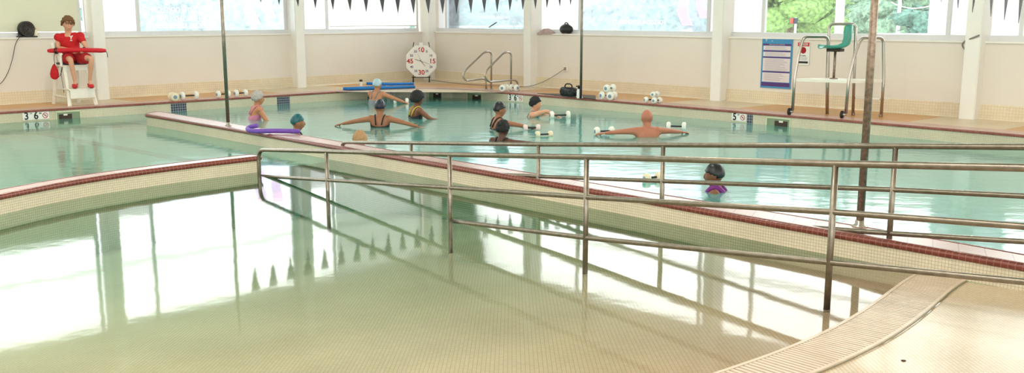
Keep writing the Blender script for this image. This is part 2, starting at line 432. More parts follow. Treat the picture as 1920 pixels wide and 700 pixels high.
lap_poly = [p for p in MID] + [Vector((14, 4)), Vector((16, 10))] + [p for p in offset(EDGE, .15)[::-1] if True][:len(EDGE) - k0]
# lap pool floor
bm = BM(); f = bm.faces.new([bm.verts.new((p[0], p[1], -1.25)) for p in lap_poly]); bmesh.ops.triangulate(bm, faces=[f])
struct('floor', bm, M['lapfloor'])
# lane line on the shallow pool's floor
a, b = P(20, 250, -1.03), P(190, 305, -1.03)
# ---- water bodies
def water(name, poly, m, bottom):
    bm = BM(); f = bm.faces.new([bm.verts.new((p[0], p[1], 0)) for p in poly]); f.normal_update()
    if f.normal.z < 0: f.normal_flip()
    bmesh.ops.triangulate(bm, faces=[f])
    me = bpy.data.meshes.new(name); bm.to_mesh(me); bm.free(); me.materials.append(m)
    o = bpy.data.objects.new(name, me); COL.objects.link(o); o['kind'] = 'structure'; return o
AB = (.40, .80, .62, 1)
M['wentry'] = water_mat('still_water', .05, (.0, .93, .78, 1), .22, 2.2, .0012, (1, 1, 1), 1.0, True)
M['wshallow'] = water_mat('gently_rippled_water', .09, (.0, .93, .84, 1), .40, 2.4, .004, (1, 1.5, 1), 1.0, False, .42, (128, 200, 178))
M['wlap'] = water_mat('rippled_water', .11, (.0, .94, .92, 1), .40, 3.0, .006, (1, 1.5, 1), 1.15, False, .5, (112, 206, 196))
shin = offset(SHORE, -.35 * IN)        # a little past the shoreline, below the rising tiles
CMID = offset(CURV, .12 * (1 if offset(CURV, .5)[5].y > CURV[5].y else -1))
km = min(range(len(MID)), key=lambda i: (MID[i] - CMID[0]).length)
water('entry_pool_water', [p for p in MID[km:] if p.y > shin[0].y] + [p for p in shin] + [Vector((-18, shin[-1].y)), Vector((-18, CMID[-1].y))] + CMID[::-1], M['wentry'], -2)
water('shallow_pool_water', MID[:km + 1] + CMID + [Vector((-18, CMID[-1].y)), Vector((-18, 9))] + list(offset(EDGE, .12)[:k0 + 1]), M['wshallow'], -2)
water('lap_pool_water', lap_poly, M['wlap'], -2)
# ---- pool wall + coping + deck along the hall walls
SD = 1 if (offset(EDGE, 1)[10] - CORNER.xy).length < (offset(EDGE, -1)[10] - CORNER.xy).length else -1
path = EDGE
struct('pool_wall', split_z(sweep(BM(), path, [(0, -1.5), (0, 0), (0, .165)])), [M['poolwall'], M['watertint']])
struct('trim_1', sweep(BM(), path, [(.03 * SD, .155), (-.012 * SD, .164), (-.016 * SD, .172), (-.016 * SD, .190), (-.008 * SD, .2), (.012 * SD, .2035), (.03 * SD, .15)]), M['redfar'])
struct('pool_coping', sweep(BM(), path, [(.01 * SD, .1), (.01 * SD, .204), (.16 * SD, .205), (.46 * SD, .203), (.48 * SD, .1)]), M['coping'])
# deck: strips from the coping to the walls, orange fields with beige bands at the columns
def wall_hit(p):
    """foot of p on the nearer hall wall, blended round the corner"""
    best = None
    for U, Lw in ((UL, LL), (UR, LR)):
        t = max(0, min(Lw, (Vector((p[0], p[1], 0)) - CORNER).dot(U))); q = CORNER + U * t
        dd = (q.xy - Vector(p[:2])).length
        if best is None or dd < best[0]: best = (dd, q, U is UL, t)
    return best
def wall_s(px, py, left):
    q = PL(px, py, CORNER, UL if left else UR); return (q - CORNER).dot(UL if left else UR)
colL = [wall_s(557, 162, True), wall_s(186, 184, True)]; colR = [wall_s(1000, 163, False), wall_s(1352, 189, False), wall_s(1822, 221, False)]
bmO, bmB = BM(), BM()
out = offset(EDGE, .47 * SD)
_k = min(range(len(out)), key=lambda i: (out[i] - CORNER.xy).length)
bmB.faces.new([bmB.verts.new((v[0], v[1], DECK - .004)) for v in (out[_k - 4], out[_k + 4], CORNER + UR * 4, CORNER, CORNER + UL * 4)])
struct('leak_block_slab', box(BM(), (0, 14, -1.9), (52, 44, .3)), M['wall'])  # unseen slab added to stop sky light leaking up from below
prev = None
for i, p in enumerate(out):
    dd, q, isL, t = wall_hit(p); q2 = q + (q - Vector((p.x, p.y, 0))).normalized() * .15
    cur = (p, q2, isL, t)
    if prev:
        tm = (t + prev[3]) / 2; bands = colL if isL else colR
        tgt = bmB if min(abs(tm - c - .35) for c in bands) < .75 or tm < .8 else bmO
        tgt.faces.new([tgt.verts.new((v[0], v[1], DECK)) for v in (prev[0], p, q2, prev[1])])
    prev = cur
struct('pool_deck', bmO, M['deckorange']); struct('deck_band', bmB, M['deckbeige'])

# ---- hall walls with their windows
def wbox(bm, U, N, s0, s1, z0, z1, d0, d1):
    """box on a wall: s along it, d into the room"""
    c = CORNER + U * ((s0 + s1) / 2) + N * ((d0 + d1) / 2)
    box(bm, (c.x, c.y, (z0 + z1) / 2), (abs(s1 - s0), abs(d1 - d0), z1 - z0), math.atan2(U.y, U.x)); return bm
def baseband(name, U, N, s0, s1):
    bm = BM(); a = CORNER + U * s0; b = CORNER + U * s1
    sd = 1 if Vector((-U.y, U.x, 0)).dot(N) > 0 else -1
    sweep(bm, [a.xy, b.xy], [(.05 * sd, DECK - .02), (.02 * sd, DECK + .03), (.014 * sd, DECK + .24), (0, DECK + .25)])
    struct(name, bm, M['wallband'])
for nm, U, N, Lw in (('left', UL, NL, LL), ('back', UR, NR, LR)):
    bm = BM(); wbox(bm, U, N, -.25, .24, SILL - .03, HEAD, -.28, 0); wbox(bm, U, N, -.25, Lw, -.1, SILL - .03, -.28, 0); wbox(bm, U, N, -.25, Lw, HEAD, CEIL, -.28, 0)
    struct('wall_' + nm, bm, M['wall'])
    baseband('baseboard_' + nm, U, N, 0, Lw)
    bm = BM(); wbox(bm, U, N, -.02, Lw, SILL - .03, SILL, -.26, .03); struct('trim_' + ('2' if nm == 'left' else '3'), bm, M['white'])
box_c = BM()
_l = CORNER + UL * LL - NL * .3; _c = CORNER - (NL + NR) * .3; _r = CORNER + UR * LR - NR * .3
struct('ceiling', prism(BM(), [(_c.x, _c.y), (_l.x, _l.y), (-20.2, _l.y), (-20.2, -5.1), (20.4, -5.1), (20.4, _r.y), (_r.x, _r.y)], CEIL, CEIL + .2), M['ceil'])

def bay(n, left, s0, s1, cuts, kinds):
    """window bay between s0 and s1; cuts: mullion positions; kinds: pane material per field"""
    U, N = (UL, NL) if left else (UR, NR)
    root = bpy.data.objects.new('window_%d' % n, None); COL.objects.link(root); root['kind'] = 'structure'
    c = CORNER + U * ((s0 + s1) / 2); root.location = (c.x, c.y, SILL)
    bm = BM(); D0, D1 = -.17, -.10
    wbox(bm, U, N, s0, s1, SILL, SILL + .09, D0, D1 + .02); wbox(bm, U, N, s0, s1, HEAD - .08, HEAD, D0, D1 + .02)
    wbox(bm, U, N, s0, s1, 3.42, 3.48, D0, D1)
    for s in [s0 + .03] + cuts + [s1 - .03]: wbox(bm, U, N, s - .035, s + .035, SILL, HEAD, D0, D1)
    obj('window_frame', bm, M['frame'], root)
    ed = [s0] + cuts + [s1]
    for a, b, k in zip(ed, ed[1:], kinds):
        if k == 'panel':
            obj('lower_panel', wbox(BM(), U, N, a + .03, b - .03, SILL + .10, 2.75, -.13, -.09), M['skirt'], root)
            obj('pane', wbox(BM(), U, N, a, b, 2.75, HEAD, -.145, -.135), M['clear'], root)
        elif k == 'shade':
            obj('roller_shade', wbox(BM(), U, N, a + .06, b - .06, SILL + .16, HEAD - .05, -.10, -.094), M['shade'], root)
            obj('shade_bar', wbox(BM(), U, N, a + .06, b - .06, SILL + .14, SILL + .165, -.105, -.089), M['frame'], root)
            obj('pane', wbox(BM(), U, N, a, b, SILL, HEAD, -.145, -.135), M['clear'], root)
        elif k == 'frost':
            obj('pane', wbox(BM(), U, N, a, b, 2.42, HEAD, -.145, -.135), M['clear'], root)
            obj('frosted_pane', wbox(BM(), U, N, a, b, SILL, 2.42, -.145, -.135), M['frost'], root)
        elif k == 'film':
            obj('pane', wbox(BM(), U, N, a, b, 2.42, HEAD, -.145, -.135), M['clear'], root)
            obj('filmed_pane', wbox(BM(), U, N, a, b, SILL, 2.42, -.145, -.135), M['film'], root)
        else:
            obj('pane', wbox(BM(), U, N, a, b, SILL, HEAD, -.145, -.135), M[k], root)
    return root, U, N
def ws(px, left, py=45): 
    q = PL(px, py, CORNER - (NL if left else NR) * .13, UL if left else UR); return (q - CORNER).dot(UL if left else UR)
CW = .13
w1 = bay(1, True, ws(783, True), ws(566, True), [ws(613, True)], ['shade', 'frost'])
w2 = bay(2, True, ws(547, True), ws(188, True), [ws(534, True), ws(259, True)], ['frost', 'film', 'frost'])
w3 = bay(3, True, ws(163, True), LL - .1, [ws(148, True), ws(-260, True)], ['clear', 'panel', 'clear'])
w4 = bay(4, False, ws(803, False), ws(991, False), [ws(838, False)], ['frost', 'film'])
w5 = bay(5, False, ws(1008, False), ws(1350, False), [ws(1088, False), ws(1329, False)], ['frost', 'film', 'frost'])
w6 = bay(6, False, ws(1366, False), ws(1826, False), [ws(1432, False), ws(1779, False)], ['frost', 'clear', 'frost'])
w7 = bay(7, False, ws(1842, False), LR - .1, [ws(1917, False), ws(2500, False)], ['frost', 'clear', 'frost'])
# vinyl lettering on the outside of the glass, read in reverse from the hall
def vinyl(w, left, px, z, s, size, m='filmtext', squash=.9):
    root, U, N = w; q = CORNER + U * ws(px, left) - N * .15
    rd = -U if left else U
    return textmesh('vinyl_lettering', s, size, (q.x, q.y, z), rd, N, M[m], root, mirror=True, extrude=.003, squash=squash)
vinyl(w2, True, 335, 2.02, 'FOR YOUTH DEVELOPMENT', .17)
vinyl(w2, True, 345, 1.84, 'FOR HEALTHY LIVING', .17)
vinyl(w2, True, 345, 1.68, 'FOR SOCIAL RESPONSIBILITY', .155)
vinyl(w5, False, 1195, 1.76, 'FOR SOCIAL RESPONSIBILITY', .13)
vinyl(w4, False, 925, 1.86, 'FOR SOCIAL RESPONSIBILITY', .10)
for w, left, px in ((w2, True, 478), (w5, False, 1285)):    # large reversed emblem strokes reaching up the glass
    root, U, N = w; q = CORNER + U * ws(px, left) - N * .15; sgn = -1 if left else 1
    bm = BM()
    def poly(pts):
        top = [bm.verts.new(q + U * (sgn * x) + Vector((0, 0, z)) + N * .002) for x, z in pts]; bot = [bm.verts.new(q + U * (sgn * x) + Vector((0, 0, z)) - N * .002) for x, z in pts]
        bm.faces.new(top); bm.faces.new(bot[::-1])
        for i in range(len(pts)): bm.faces.new((top[i], bot[i], bot[(i + 1) % len(pts)], top[(i + 1) % len(pts)]))
    poly([(-.28, 2.02), (-.10, 1.70), (.18, 1.70), (.02, 2.02), (.18, 2.6), (-.08, 2.6)])
    poly([(.30, 2.6), (.24, 2.1), (.36, 1.85), (.62, 1.85), (.50, 2.1), (.62, 2.6)])
    obj('vinyl_emblem', bm, M['filmpink'], root)
root, U, N = w4
q = CORNER + U * ws(927, False) - N * .08
bm = BM(); tube(bm, [q + U * -.14 + Vector((0, 0, 1.62)), q + U * .14 + Vector((0, 0, 1.74))], .022, 8, flat=.5); obj('window_handle', bm, M['black'], root)  # slanted dark bar by the glass, purpose unknown
# pilaster columns
def column(n, left, s, w=.26, d=.22, first=0):
    U, N = (UL, NL) if left else (UR, NR)
    bm = BM(); wbox(bm, U, N, s - w / 2, s + w / 2, DECK - .05, CEIL, -.2, d)
    bmesh.ops.bevel(bm, geom=bm.edges[:], offset=.012, segments=2, affect='EDGES')
    struct('column', bm, M['white'])
for s in colL: column(0, True, s)
for s in colR: column(0, False, s)
bm = BM(); c = CORNER + (NL + NR) * .1; box(bm, (c.x, c.y, CEIL / 2), (.3, .3, CEIL), math.atan2(UL.y, UL.x)); struct('column', bm, M['white'])

# ------------------------------------------------------------------ light: overcast daylight through the glazing and added fill lamps
wld = bpy.data.worlds.new('sky'); S.world = wld; wld.use_nodes = True; nt = wld.node_tree; bgn = nt.nodes['Background']
tc = nt.nodes.new('ShaderNodeTexCoord'); sx = nt.nodes.new('ShaderNodeSeparateXYZ'); rp = nt.nodes.new('ShaderNodeValToRGB')
nt.links.new(tc.outputs['Generated'], sx.inputs[0]); nt.links.new(sx.outputs['Z'], rp.inputs['Fac'])
rp.color_ramp.elements[0].color = (1, .97, .92, 1); rp.color_ramp.elements[1].color = (.86, .94, 1.0, 1)
nt.links.new(rp.outputs['Color'], bgn.inputs['Color']); bgn.inputs['Strength'].default_value = 3.1
lampspots = [(-6.5, 17), (0, 18.5), (5, 14), (-6, 11), (0, 11), (-8, 6.5), (-4.5, 6), (-1.2, 5.5), (-5, 2), (-1.8, 2)]  # unseen lamps added to brighten the hall and the foreground floor
_f = BM(); box(_f, (0, -5, .45), (41, .2, 1.3)); box(_f, (0, -5, 5.55), (41, .2, .9))
for k in range(6): box(_f, (-18 + k * 7.2, -5, 3), (.5, .25, 6))
struct('wall_front', _f, M['wall'])
_w = bpy.data.objects.new('window_8', None); COL.objects.link(_w); _w['kind'] = 'structure'; _w.location = (0, -5, 1.1)  # glazing added behind the camera to light the foreground
_f = BM(); box(_f, (0, -5.02, 1.14), (40, .1, .08)); box(_f, (0, -5.02, 5.06), (40, .1, .08))
for k in range(17): box(_f, (-19.2 + k * 2.4, -5.02, 3.1), (.07, .1, 4))
obj('window_frame', _f, M['frame'], _w); obj('pane', box(BM(), (0, -5.04, 3.1), (40, .01, 4)), M['clear'], _w)
li = bpy.data.lights.new('daylight_portal', 'AREA'); li.shape = 'RECTANGLE'; li.size = 40; li.size_y = 4; li.cycles.is_portal = True
lo = bpy.data.objects.new('daylight_portal', li); COL.objects.link(lo); lo.location = (0, -5.3, 3.1); lo.rotation_euler = (PI / 2, 0, PI)
lo.rotation_euler = Vector((0, 1, 0)).to_track_quat('-Z', 'Z').to_euler()
struct('wall_right', box(BM(), (20.3, 1, 3), (.2, 12, 6.2)), M['wall'])
struct('wall_side', box(BM(), (-20, 4.5, 3), (.2, 19, 6.2)), M['wall'])
for U, N, Lw in ((UL, NL, LL), (UR, NR, LR)):
    li = bpy.data.lights.new('daylight_portal', 'AREA'); li.shape = 'RECTANGLE'; li.size = Lw; li.size_y = HEAD - SILL; li.cycles.is_portal = True
    lo = bpy.data.objects.new('daylight_portal', li); COL.objects.link(lo); c = CORNER + U * Lw / 2 - N * .3
    lo.matrix_world = Matrix.Translation((c.x, c.y, (SILL + HEAD) / 2)) @ Matrix((tuple(U), tuple(Vector((0, 0, 1))), tuple(N * -1))).transposed().to_4x4() if U.cross(Vector((0, 0, 1))).dot(-N) > 0 else Matrix.Translation((c.x, c.y, (SILL + HEAD) / 2)) @ Matrix((tuple(-U), (0, 0, 1), tuple(N * -1))).transposed().to_4x4()
for i, (x, y) in enumerate(lampspots):
    t = thing('fill_lamp', 'round white fill lamp added out of view under the hall ceiling', 'lamp', (x, y, CEIL), 0, 'added fill lamps')
    bm = BM(); lathe(bm, (x, y, CEIL - .5), [(.20, 0), (.26, .02), (.20, .2), (.06, .3), (.05, .34)], n=24); obj('lamp_shade', bm, M['white'], t, True)
    bm = BM(); tube(bm, [(x, y, CEIL - .2), (x, y, CEIL)], .012, 8); obj('suspension_rod', bm, M['steel'], t)
    li = bpy.data.lights.new('fill_light', 'AREA'); li.shape = 'DISK'; li.size = .45; li.energy = 60 if y > 9 else 62; li.color = (1, .93, .86)
    lo = bpy.data.objects.new('fill_light', li); COL.objects.link(lo); lo.parent = t; lo.location = (0, 0, -.51)
# ------------------------------------------------------------------ divider and curved wall
def resample(path, n):
    L = [0]
    for a, b in zip(path, path[1:]): L.append(L[-1] + (b - a).length)
    out = []; j = 0
    for k in range(n):
        t = L[-1] * k / (n - 1)
        while j < len(L) - 2 and L[j + 1] < t: j += 1
        f = (t - L[j]) / max(1e-9, L[j + 1] - L[j]); out.append(path[j].lerp(path[j + 1], min(1, f)))
    return out
def basin_wall(A, B, endname):
    """A: camera side lip, B: far lip, both starting at the free end"""
    n = 90; A, B = resample(A, n), resample(B, n)
    c = (A[0] + B[0]) / 2; r = (A[0] - B[0]).length / 2; d = (c - (A[1] + B[1]) / 2).normalized(); s = (A[0] - c).normalized()
    arc = [c + s * math.cos(t) * r + d * math.sin(t) * r * .7 for t in [PI * k / 10 for k in range(1, 10)]]
    loop = A[::-1] + arc + B
    sg = 1 if (offset(loop, .1)[20] - c).length > 0 and (offset(loop, .1)[20] - B[n - 21]).length < (offset(loop, -.1)[20] - B[n - 21]).length else -1
    w = split_z(sweep(BM(), loop, [(0, -1.6), (0, 0), (0, .16)])); wall = struct(endname, w, [M['poolwall'], M['watertint']])
    bm = sweep(BM(), loop, [(.05 * sg, .14), (-.014 * sg, .148), (-.022 * sg, .162), (-.022 * sg, .186), (-.01 * sg, .199), (.02 * sg, .204), (.035 * sg, .202), (.05 * sg, .14)])
    obj('coping_edge', bm, M['red'], wall, True)
    bm = BM(); uv = bm.loops.layers.uv.verify(); s_ = 0
    for i in range(n - 1):
        ps = [A[i], A[i + 1], B[i + 1], B[i]]; ds = (A[i + 1] - A[i]).length
        f = bm.faces.new([bm.verts.new((p.x, p.y, .2)) for p in ps]); wd = (A[i] - B[i]).length
        for lp, q in zip(f.loops, ((s_, 0), (s_ + ds, 0), (s_ + ds, wd), (s_, wd))): lp[uv].uv = q
        s_ += ds
    bmesh.ops.remove_doubles(bm, verts=bm.verts[:], dist=1e-4)
    f = bm.faces.new([bm.verts.new((p.x, p.y, .1999)) for p in [A[0]] + arc + [B[0]]]); bmesh.ops.triangulate(bm, faces=[f])
    obj('coping_top', bm, M['coping2'], wall)
    return wall
M['coping2'] = tile_mat('coping_ribbed_tile', (208, 176, 168), (198, 164, 156), (150, 108, 102), .2, .005, .28, rowh=.034)
basin_wall(NEAR, FAR, 'divider_wall')
sgn = 1 if (offset(CURV, .5)[5]).y > CURV[5].y else -1
cw = seg_dist(P(200, 321, .19).xy, CURV)[0]; cw2 = seg_dist(P(0, 354, .19).xy, CURV)[0]; cw3 = seg_dist(P(460, 290.5, .19).xy, CURV)[0]
print('curve wall widths', cw, cw2, cw3, 'grate', GW)
basin_wall(CURV, offset(CURV, .24 * sgn), 'shallow_pool_wall')
# lane line on the shallow pool floor
a, b = P(30, 262, -.55), P(170, 318, -.4)
bm = BM(); c = (a + b) / 2
box(bm, (-5.9, 15.6, floor_z(-5.9, 15.6) + .012), (.22, 6.0, .01), .85)
tag(obj('lane_stripe', bm, M['lapline']), 'dark lane stripe on the floor of the shallow pool', 'stripe')

# grating along the shoreline
gs = offset(SHORE, .0); bm = BM(); L = 0; dsh = dirs(SHORE)
for i in range(len(SHORE) - 1):
    seg = (SHORE[i + 1] - SHORE[i]).length; 
    n = 3
    for k in range(n):
        p = SHORE[i].lerp(SHORE[i + 1], k / n); t = dsh[i]; nv = Vector((-t.y, t.x)) * (-IN)
        c = p + nv * (GW / 2); box(bm, (c.x, c.y, .0005), (GW - .03, seg / n * .62, .016), math.atan2(nv.y, nv.x))
for o_ in (0, GW):
    pp = offset(SHORE, -IN * o_); sweep(bm, pp, [(-.012, -.01), (-.012, .010), (.012, .010), (.012, -.01)])
g = tag(obj('drain_grating', bm, M['grate']), 'long curved cream slatted drain grating along the beach shoreline', 'grating')
bm = BM(); sweep(bm, SHORE, [(-IN * .02, -.0045), (-IN * (GW - .02), -.0045)]); obj('drain_channel', bm, M['dark'], g, )
bm = BM(); q = P(1694, 677, floor_z(*P(1694, 677, .04).xy)); lathe(bm, (q.x, q.y, q.z - .002), [(.012, 0), (.014, .004), (.009, .006)], n=16)
tag(obj('deck_plug', bm, M['dark']), 'tiny round dark plug set in the beige beach tiles', 'plug')

# ------------------------------------------------------------------ ramp handrails
RD = (P(500, 331) - P(1550, 577)).normalized()
def handrail(label, base, top, mid, low, posts, endx, endy, group):
    t = thing('ramp_handrail', label, 'handrail', base, math.atan2(RD.y, RD.x), group)
    g = lambda q: PL(q[0], q[1], base, RD)
    def ext(pts, q):     # continue the line to the far side plane position q (distance along RD)
        a, b = pts[1], pts[0]; sa = (a - base).dot(RD); sb = (b - base).dot(RD); k = (q - sb) / (sb - sa)
        return b + (b - a) * k
    T = [g(p) for p in top]; Mi = [g(p) for p in mid]; Lo = [g(p) for p in low]
    e = g((endx, endy)); se = (e - base).dot(RD)
    bot = Vector((e.x, e.y, floor_z(e.x, e.y) - .05))
    far = T[-1] + (T[-1] - T[-2]).normalized() * 1.6
    T0 = Vector((e.x, e.y, 0)) ; k = ext(T, se)
    pts = fillet([bot, k] + T[1:] + [far], .13, 6) if False else fillet([bot, k, T[1]], .14, 6) + T[2:] + [far]
    obj('top_rail', tube(BM(), pts, .0235, 14), M['steel'], t, True)
    m0 = ext(Mi, se); obj('middle_rail', tube(BM(), [m0] + Mi + [Mi[-1] + (Mi[-1] - Mi[-2]).normalized() * 1.6], .0205, 12), M['steel'], t, True)
    sl = (g((posts[-2][0], posts[-2][1])) - base).dot(RD)
    l0 = ext(Lo, sl); obj('lower_rail', tube(BM(), [l0] + Lo + [Lo[-1] + (Lo[-1] - Lo[-2]).normalized() * 1.6], .0205, 12), M['steel'], t, True)
    for px, py in posts:
        q = g((px, py)); bm = BM(); tube(bm, [Vector((q.x, q.y, floor_z(q.x, q.y) - .05)), q], .022, 14)
        obj('post', bm, M['steel'], t, True)
    q = Vector((base.x, base.y, floor_z(base.x, base.y)))
    bm = BM(); lathe(bm, q, [(.045, -.01), (.045, .008), (.03, .014)], n=18); obj('base_flange', bm, M['rust'], t, True)
    return t
handrail('steel ramp handrail nearer the camera, its post standing in the shallow entry', P(1550, 577), [(486, 281), (843, 290), (1120, 295), (1560, 307), (1920, 315)],
         [(500, 331), (844, 352), (1096, 370), (1561, 398), (1920, 425)], [(874, 418), (1096, 446), (1552, 492), (1920, 529)],
         [(1567, 307), (1100, 295), (843, 290), (612, 285)], 486, 320, 'ramp handrails')
handrail('steel ramp handrail running close beside the divider wall', P(1667, 495), [(641, 267), (1010, 271), (1244, 272), (1680, 274), (1920, 276)],
         [(652, 314), (1010, 331), (1244, 340), (1674, 356), (1920, 368)], [(1068, 394), (1244, 407), (1670, 438), (1920, 453.6)],
         [(1680, 274), (1244, 272), (1010, 271), (771, 269)], 641, 310, 'ramp handrails')

# ------------------------------------------------------------------ poles and pennant lines
def pole(base, r, label, m, h=3.0, cat='pole'):
    t = thing('flag_pole', label, cat, base, 0, 'flag poles')
    obj('pole', tube(BM(), [base, base + Vector((0, 0, h))], r, 16), m, t, True)
    bm = BM(); lathe(bm, base, [(r * 2.1, 0), (r * 2.1, .008), (r * 1.3, .02), (r * 1.3, .05), (r, .055)], n=20); obj('base_collar', bm, M['chrome'], t, True)
    bm = BM(); lathe(bm, base + Vector((0, 0, h)), [(r * 1.1, -.03), (r * 1.1, .01), (r * .6, .03)], n=16); obj('pole_cap', bm, M['chrome'], t, True)
    return t
p1, p2, p3 = P(428, 236, .2), P(1089, 184.5, .203), P(1612, 425, .2)
pole(p1, .028, 'slim steel pole standing on the divider coping near the purple noodle', M['steel'])
pole(p2, .026, 'thin steel pole rising behind the black speaker on the far coping', M['steel'])
pole(p3, .031, 'thick weathered steel pole standing on the divider wall behind the handrails', M['rust'])
def pennants(label, a, b, sag, n, w, h, ends):
    """a, b: rope ends; sag in metres"""
    t = thing('pennant_line', label, 'pennant line', a, 0)
    f = lambda u: a.lerp(b, u) - Vector((0, 0, sag * 4 * u * (1 - u)))
    obj('rope', tube(BM(), [f(k / 40) for k in range(41)], .006, 6), M['white'], t)
    for k in range(n):
        u = ends[0] + (ends[1] - ends[0]) * (k + .5) / n; p = f(u); d = (f(u + .01) - f(u - .01)); d.z = 0; d.normalize()
        nrm = Vector((-d.y, d.x, 0)); sw = random.uniform(-.02, .02); bm = BM(); th = nrm * .0015
        seg = 5; L = []
        for i in range(seg + 1):
            v = i / seg; hw = w / 2 * (1 - v) + .002; c = p - Vector((0, 0, h * v)) + nrm * sw * v * v
            L.append([bm.verts.new(c - d * hw + th), bm.verts.new(c + d * hw + th), bm.verts.new(c + d * hw - th), bm.verts.new(c - d * hw - th)])
        for A_, B_ in zip(L, L[1:]):
            for j in range(4): bm.faces.new((A_[j], A_[(j + 1) % 4], B_[(j + 1) % 4], B_[j]))
        bm.faces.new(L[0][::-1]); bm.faces.new(L[-1])
        obj('flag', bm, M['flag'], t)
    return t
ld = (p2 - p1).normalized(); ld.z = 0
FLH = .40
q8 = PL(800, 23.5, p1, ld); q10 = PL(1026, 9, p1, ld); q5 = PL(565, 8, p1, ld)
print('pennant tips', q5, q8, q10, 'len', (p2 - p1).length)
LEN = (p2 - p1).length
zc = q8.z + FLH - .02; a_ = Vector((p1.x, p1.y, zc + .24)); b_ = Vector((p2.x, p2.y, zc + .22))
pennants('line of charcoal triangular pennants over the lap pool between two thin poles', a_, b_, .23, int(LEN / .335), .17, FLH, (.02, .98))
r1, r2 = PL(1830, 6, p3, ld), PL(1912, 27, p3, ld); print('p3 line', r1, r2)
b_ = p3 + ld * 12.5; a_ = Vector((p3.x, p3.y, 2.56)); b_.z = 2.5
sq = (r2 - p3).dot(ld)
pennants('second line of charcoal pennants leaving the thick weathered pole', a_, b_, .45, int(12.5 / .35), .14, FLH, (.02, .98))
pole(Vector((b_.x, b_.y, .2)), .026, 'far steel pole carrying the second pennant line', M['steel'])

# ------------------------------------------------------------------ things along the pool edge
ED = dirs(EDGE)
def edge_at(px, py):
    q = P(px, py, .1).xy; i = min(range(len(EDGE)), key=lambda k: (EDGE[k] - q).length); return i
def face_frame(px):
    """point on the pool wall face at that picture column; direction along it to the viewer's right; normal over the water"""
    best = None
    for i in range(len(EDGE) - 1):
        a, b = EDGE[i], EDGE[i + 1]
        pa, pb = a.x / a.y, b.x / b.y
        tgt = (px - 960) / F * (math.cos(TH)) 
        # project with the real camera
        def sx(p):
            v = Vector((p.x, p.y, .1)) - EYE; fwd = Vector((0, math.cos(TH), -math.sin(TH))); return 960 + F * v.x / v.dot(fwd)
        xa, xb = sx(a), sx(b)
        if (xa - px) * (xb - px) <= 0:
            t = (px - xa) / (xb - xa); q = a.lerp(b, t); u = Vector((b.x - a.x, b.y - a.y, 0)).normalized()
            if xb < xa: u = -u
            n = Vector((u.y, -u.x, 0)); return Vector((q.x, q.y, 0)), u, n
def marker(px, parts, label, zc=.092):
    q, u, n = face_frame(px); o = q + n * .004; t = thing('depth_marker', label, 'depth marker', (o.x, o.y, zc), 0, None)
    w = sum(p[1] for p in parts); x = -w / 2
    bm = BM(); box(bm, o + Vector((0, 0, zc)), (w + .02, .008, .135), math.atan2(u.y, u.x)); obj('tile', bm, M['signwhite'], t)
    for kind, ww in parts:
        c = o + u * (x + ww / 2) + n * .0045 + Vector((0, 0, zc)); x += ww
        if kind == 'nodive':
            bm = BM(); ring = [c + u * math.cos(a) * .045 + Vector((0, 0, math.sin(a) * .045)) for a in [2 * PI * k / 24 for k in range(25)]]
            tube(bm, ring, .006, 6, cap=False); tube(bm, [c + u * -.032 + Vector((0, 0, .032)), c + u * .032 - Vector((0, 0, .032))], .005, 6)
            obj('no_diving_symbol', bm, M['redink'], t)
            bm = BM(); tube(bm, [c + u * -.02 + Vector((0, 0, .012)), c + u * .012 + Vector((0, 0, -.012))], .006, 6); ell(bm, c + u * .014 + Vector((0, 0, .006)), (.007, .007, .007), u=8, v=6)
            obj('diver_figure', bm, M['ink'], t)
        elif len(kind) > 1:
            textmesh('small_letters', kind, .042, c + n * .004 + Vector((0, 0, .042)), u, n, M['ink'], t)
        else:
            textmesh('digit', kind, .185, c + n * .004, u, n, M['ink'], t, off=.003, squash=.9)
    return t
marker(67, [('3', .11), ('FT', .06), ('6', .11), ('IN', .05), ('nodive', .12)], 'white depth marker reading 3 FT 6 IN on the pool wall beside the lifeguard stand')
marker(722, [('3', .11), ('FT', .06), ('6', .11), ('IN', .05), ('nodive', .12)], 'white depth marker reading 3 FT 6 IN below the blue noodles')
marker(967, [('3', .11), ('FT', .06), ('6', .11), ('IN', .05), ('nodive', .12)], 'white depth marker reading 3 FT 6 IN below the steel ladder rails')
marker(1386, [('5', .11), ('FT', .06), ('nodive', .12)], 'white depth marker reading 5 FT near the tall guard chair')
def wall_tiles(px0, px1, label):
    a, u, n = face_frame(px0); b, _, _ = face_frame(px1); c = (a + b) / 2 + n * .004
    bm = BM(); sweep(bm, [(a + n * .004).xy, (b + n * .004).xy], [(0, -1.2), (0, .16)])
    t = obj('lane_target', bm, M['darktile']); return tag(t, label, 'tile panel')
wall_tiles(320, 349, 'dark mosaic target panel under the dumbbells behind the divider end')
wall_tiles(519, 543, 'dark mosaic target panel on the far wall under the pilaster')
wall_tiles(689, 712, 'dark mosaic target panel beneath the blue noodles')
wall_tiles(1401, 1412, 'narrow dark mosaic target panel beside the 5 FT marker')
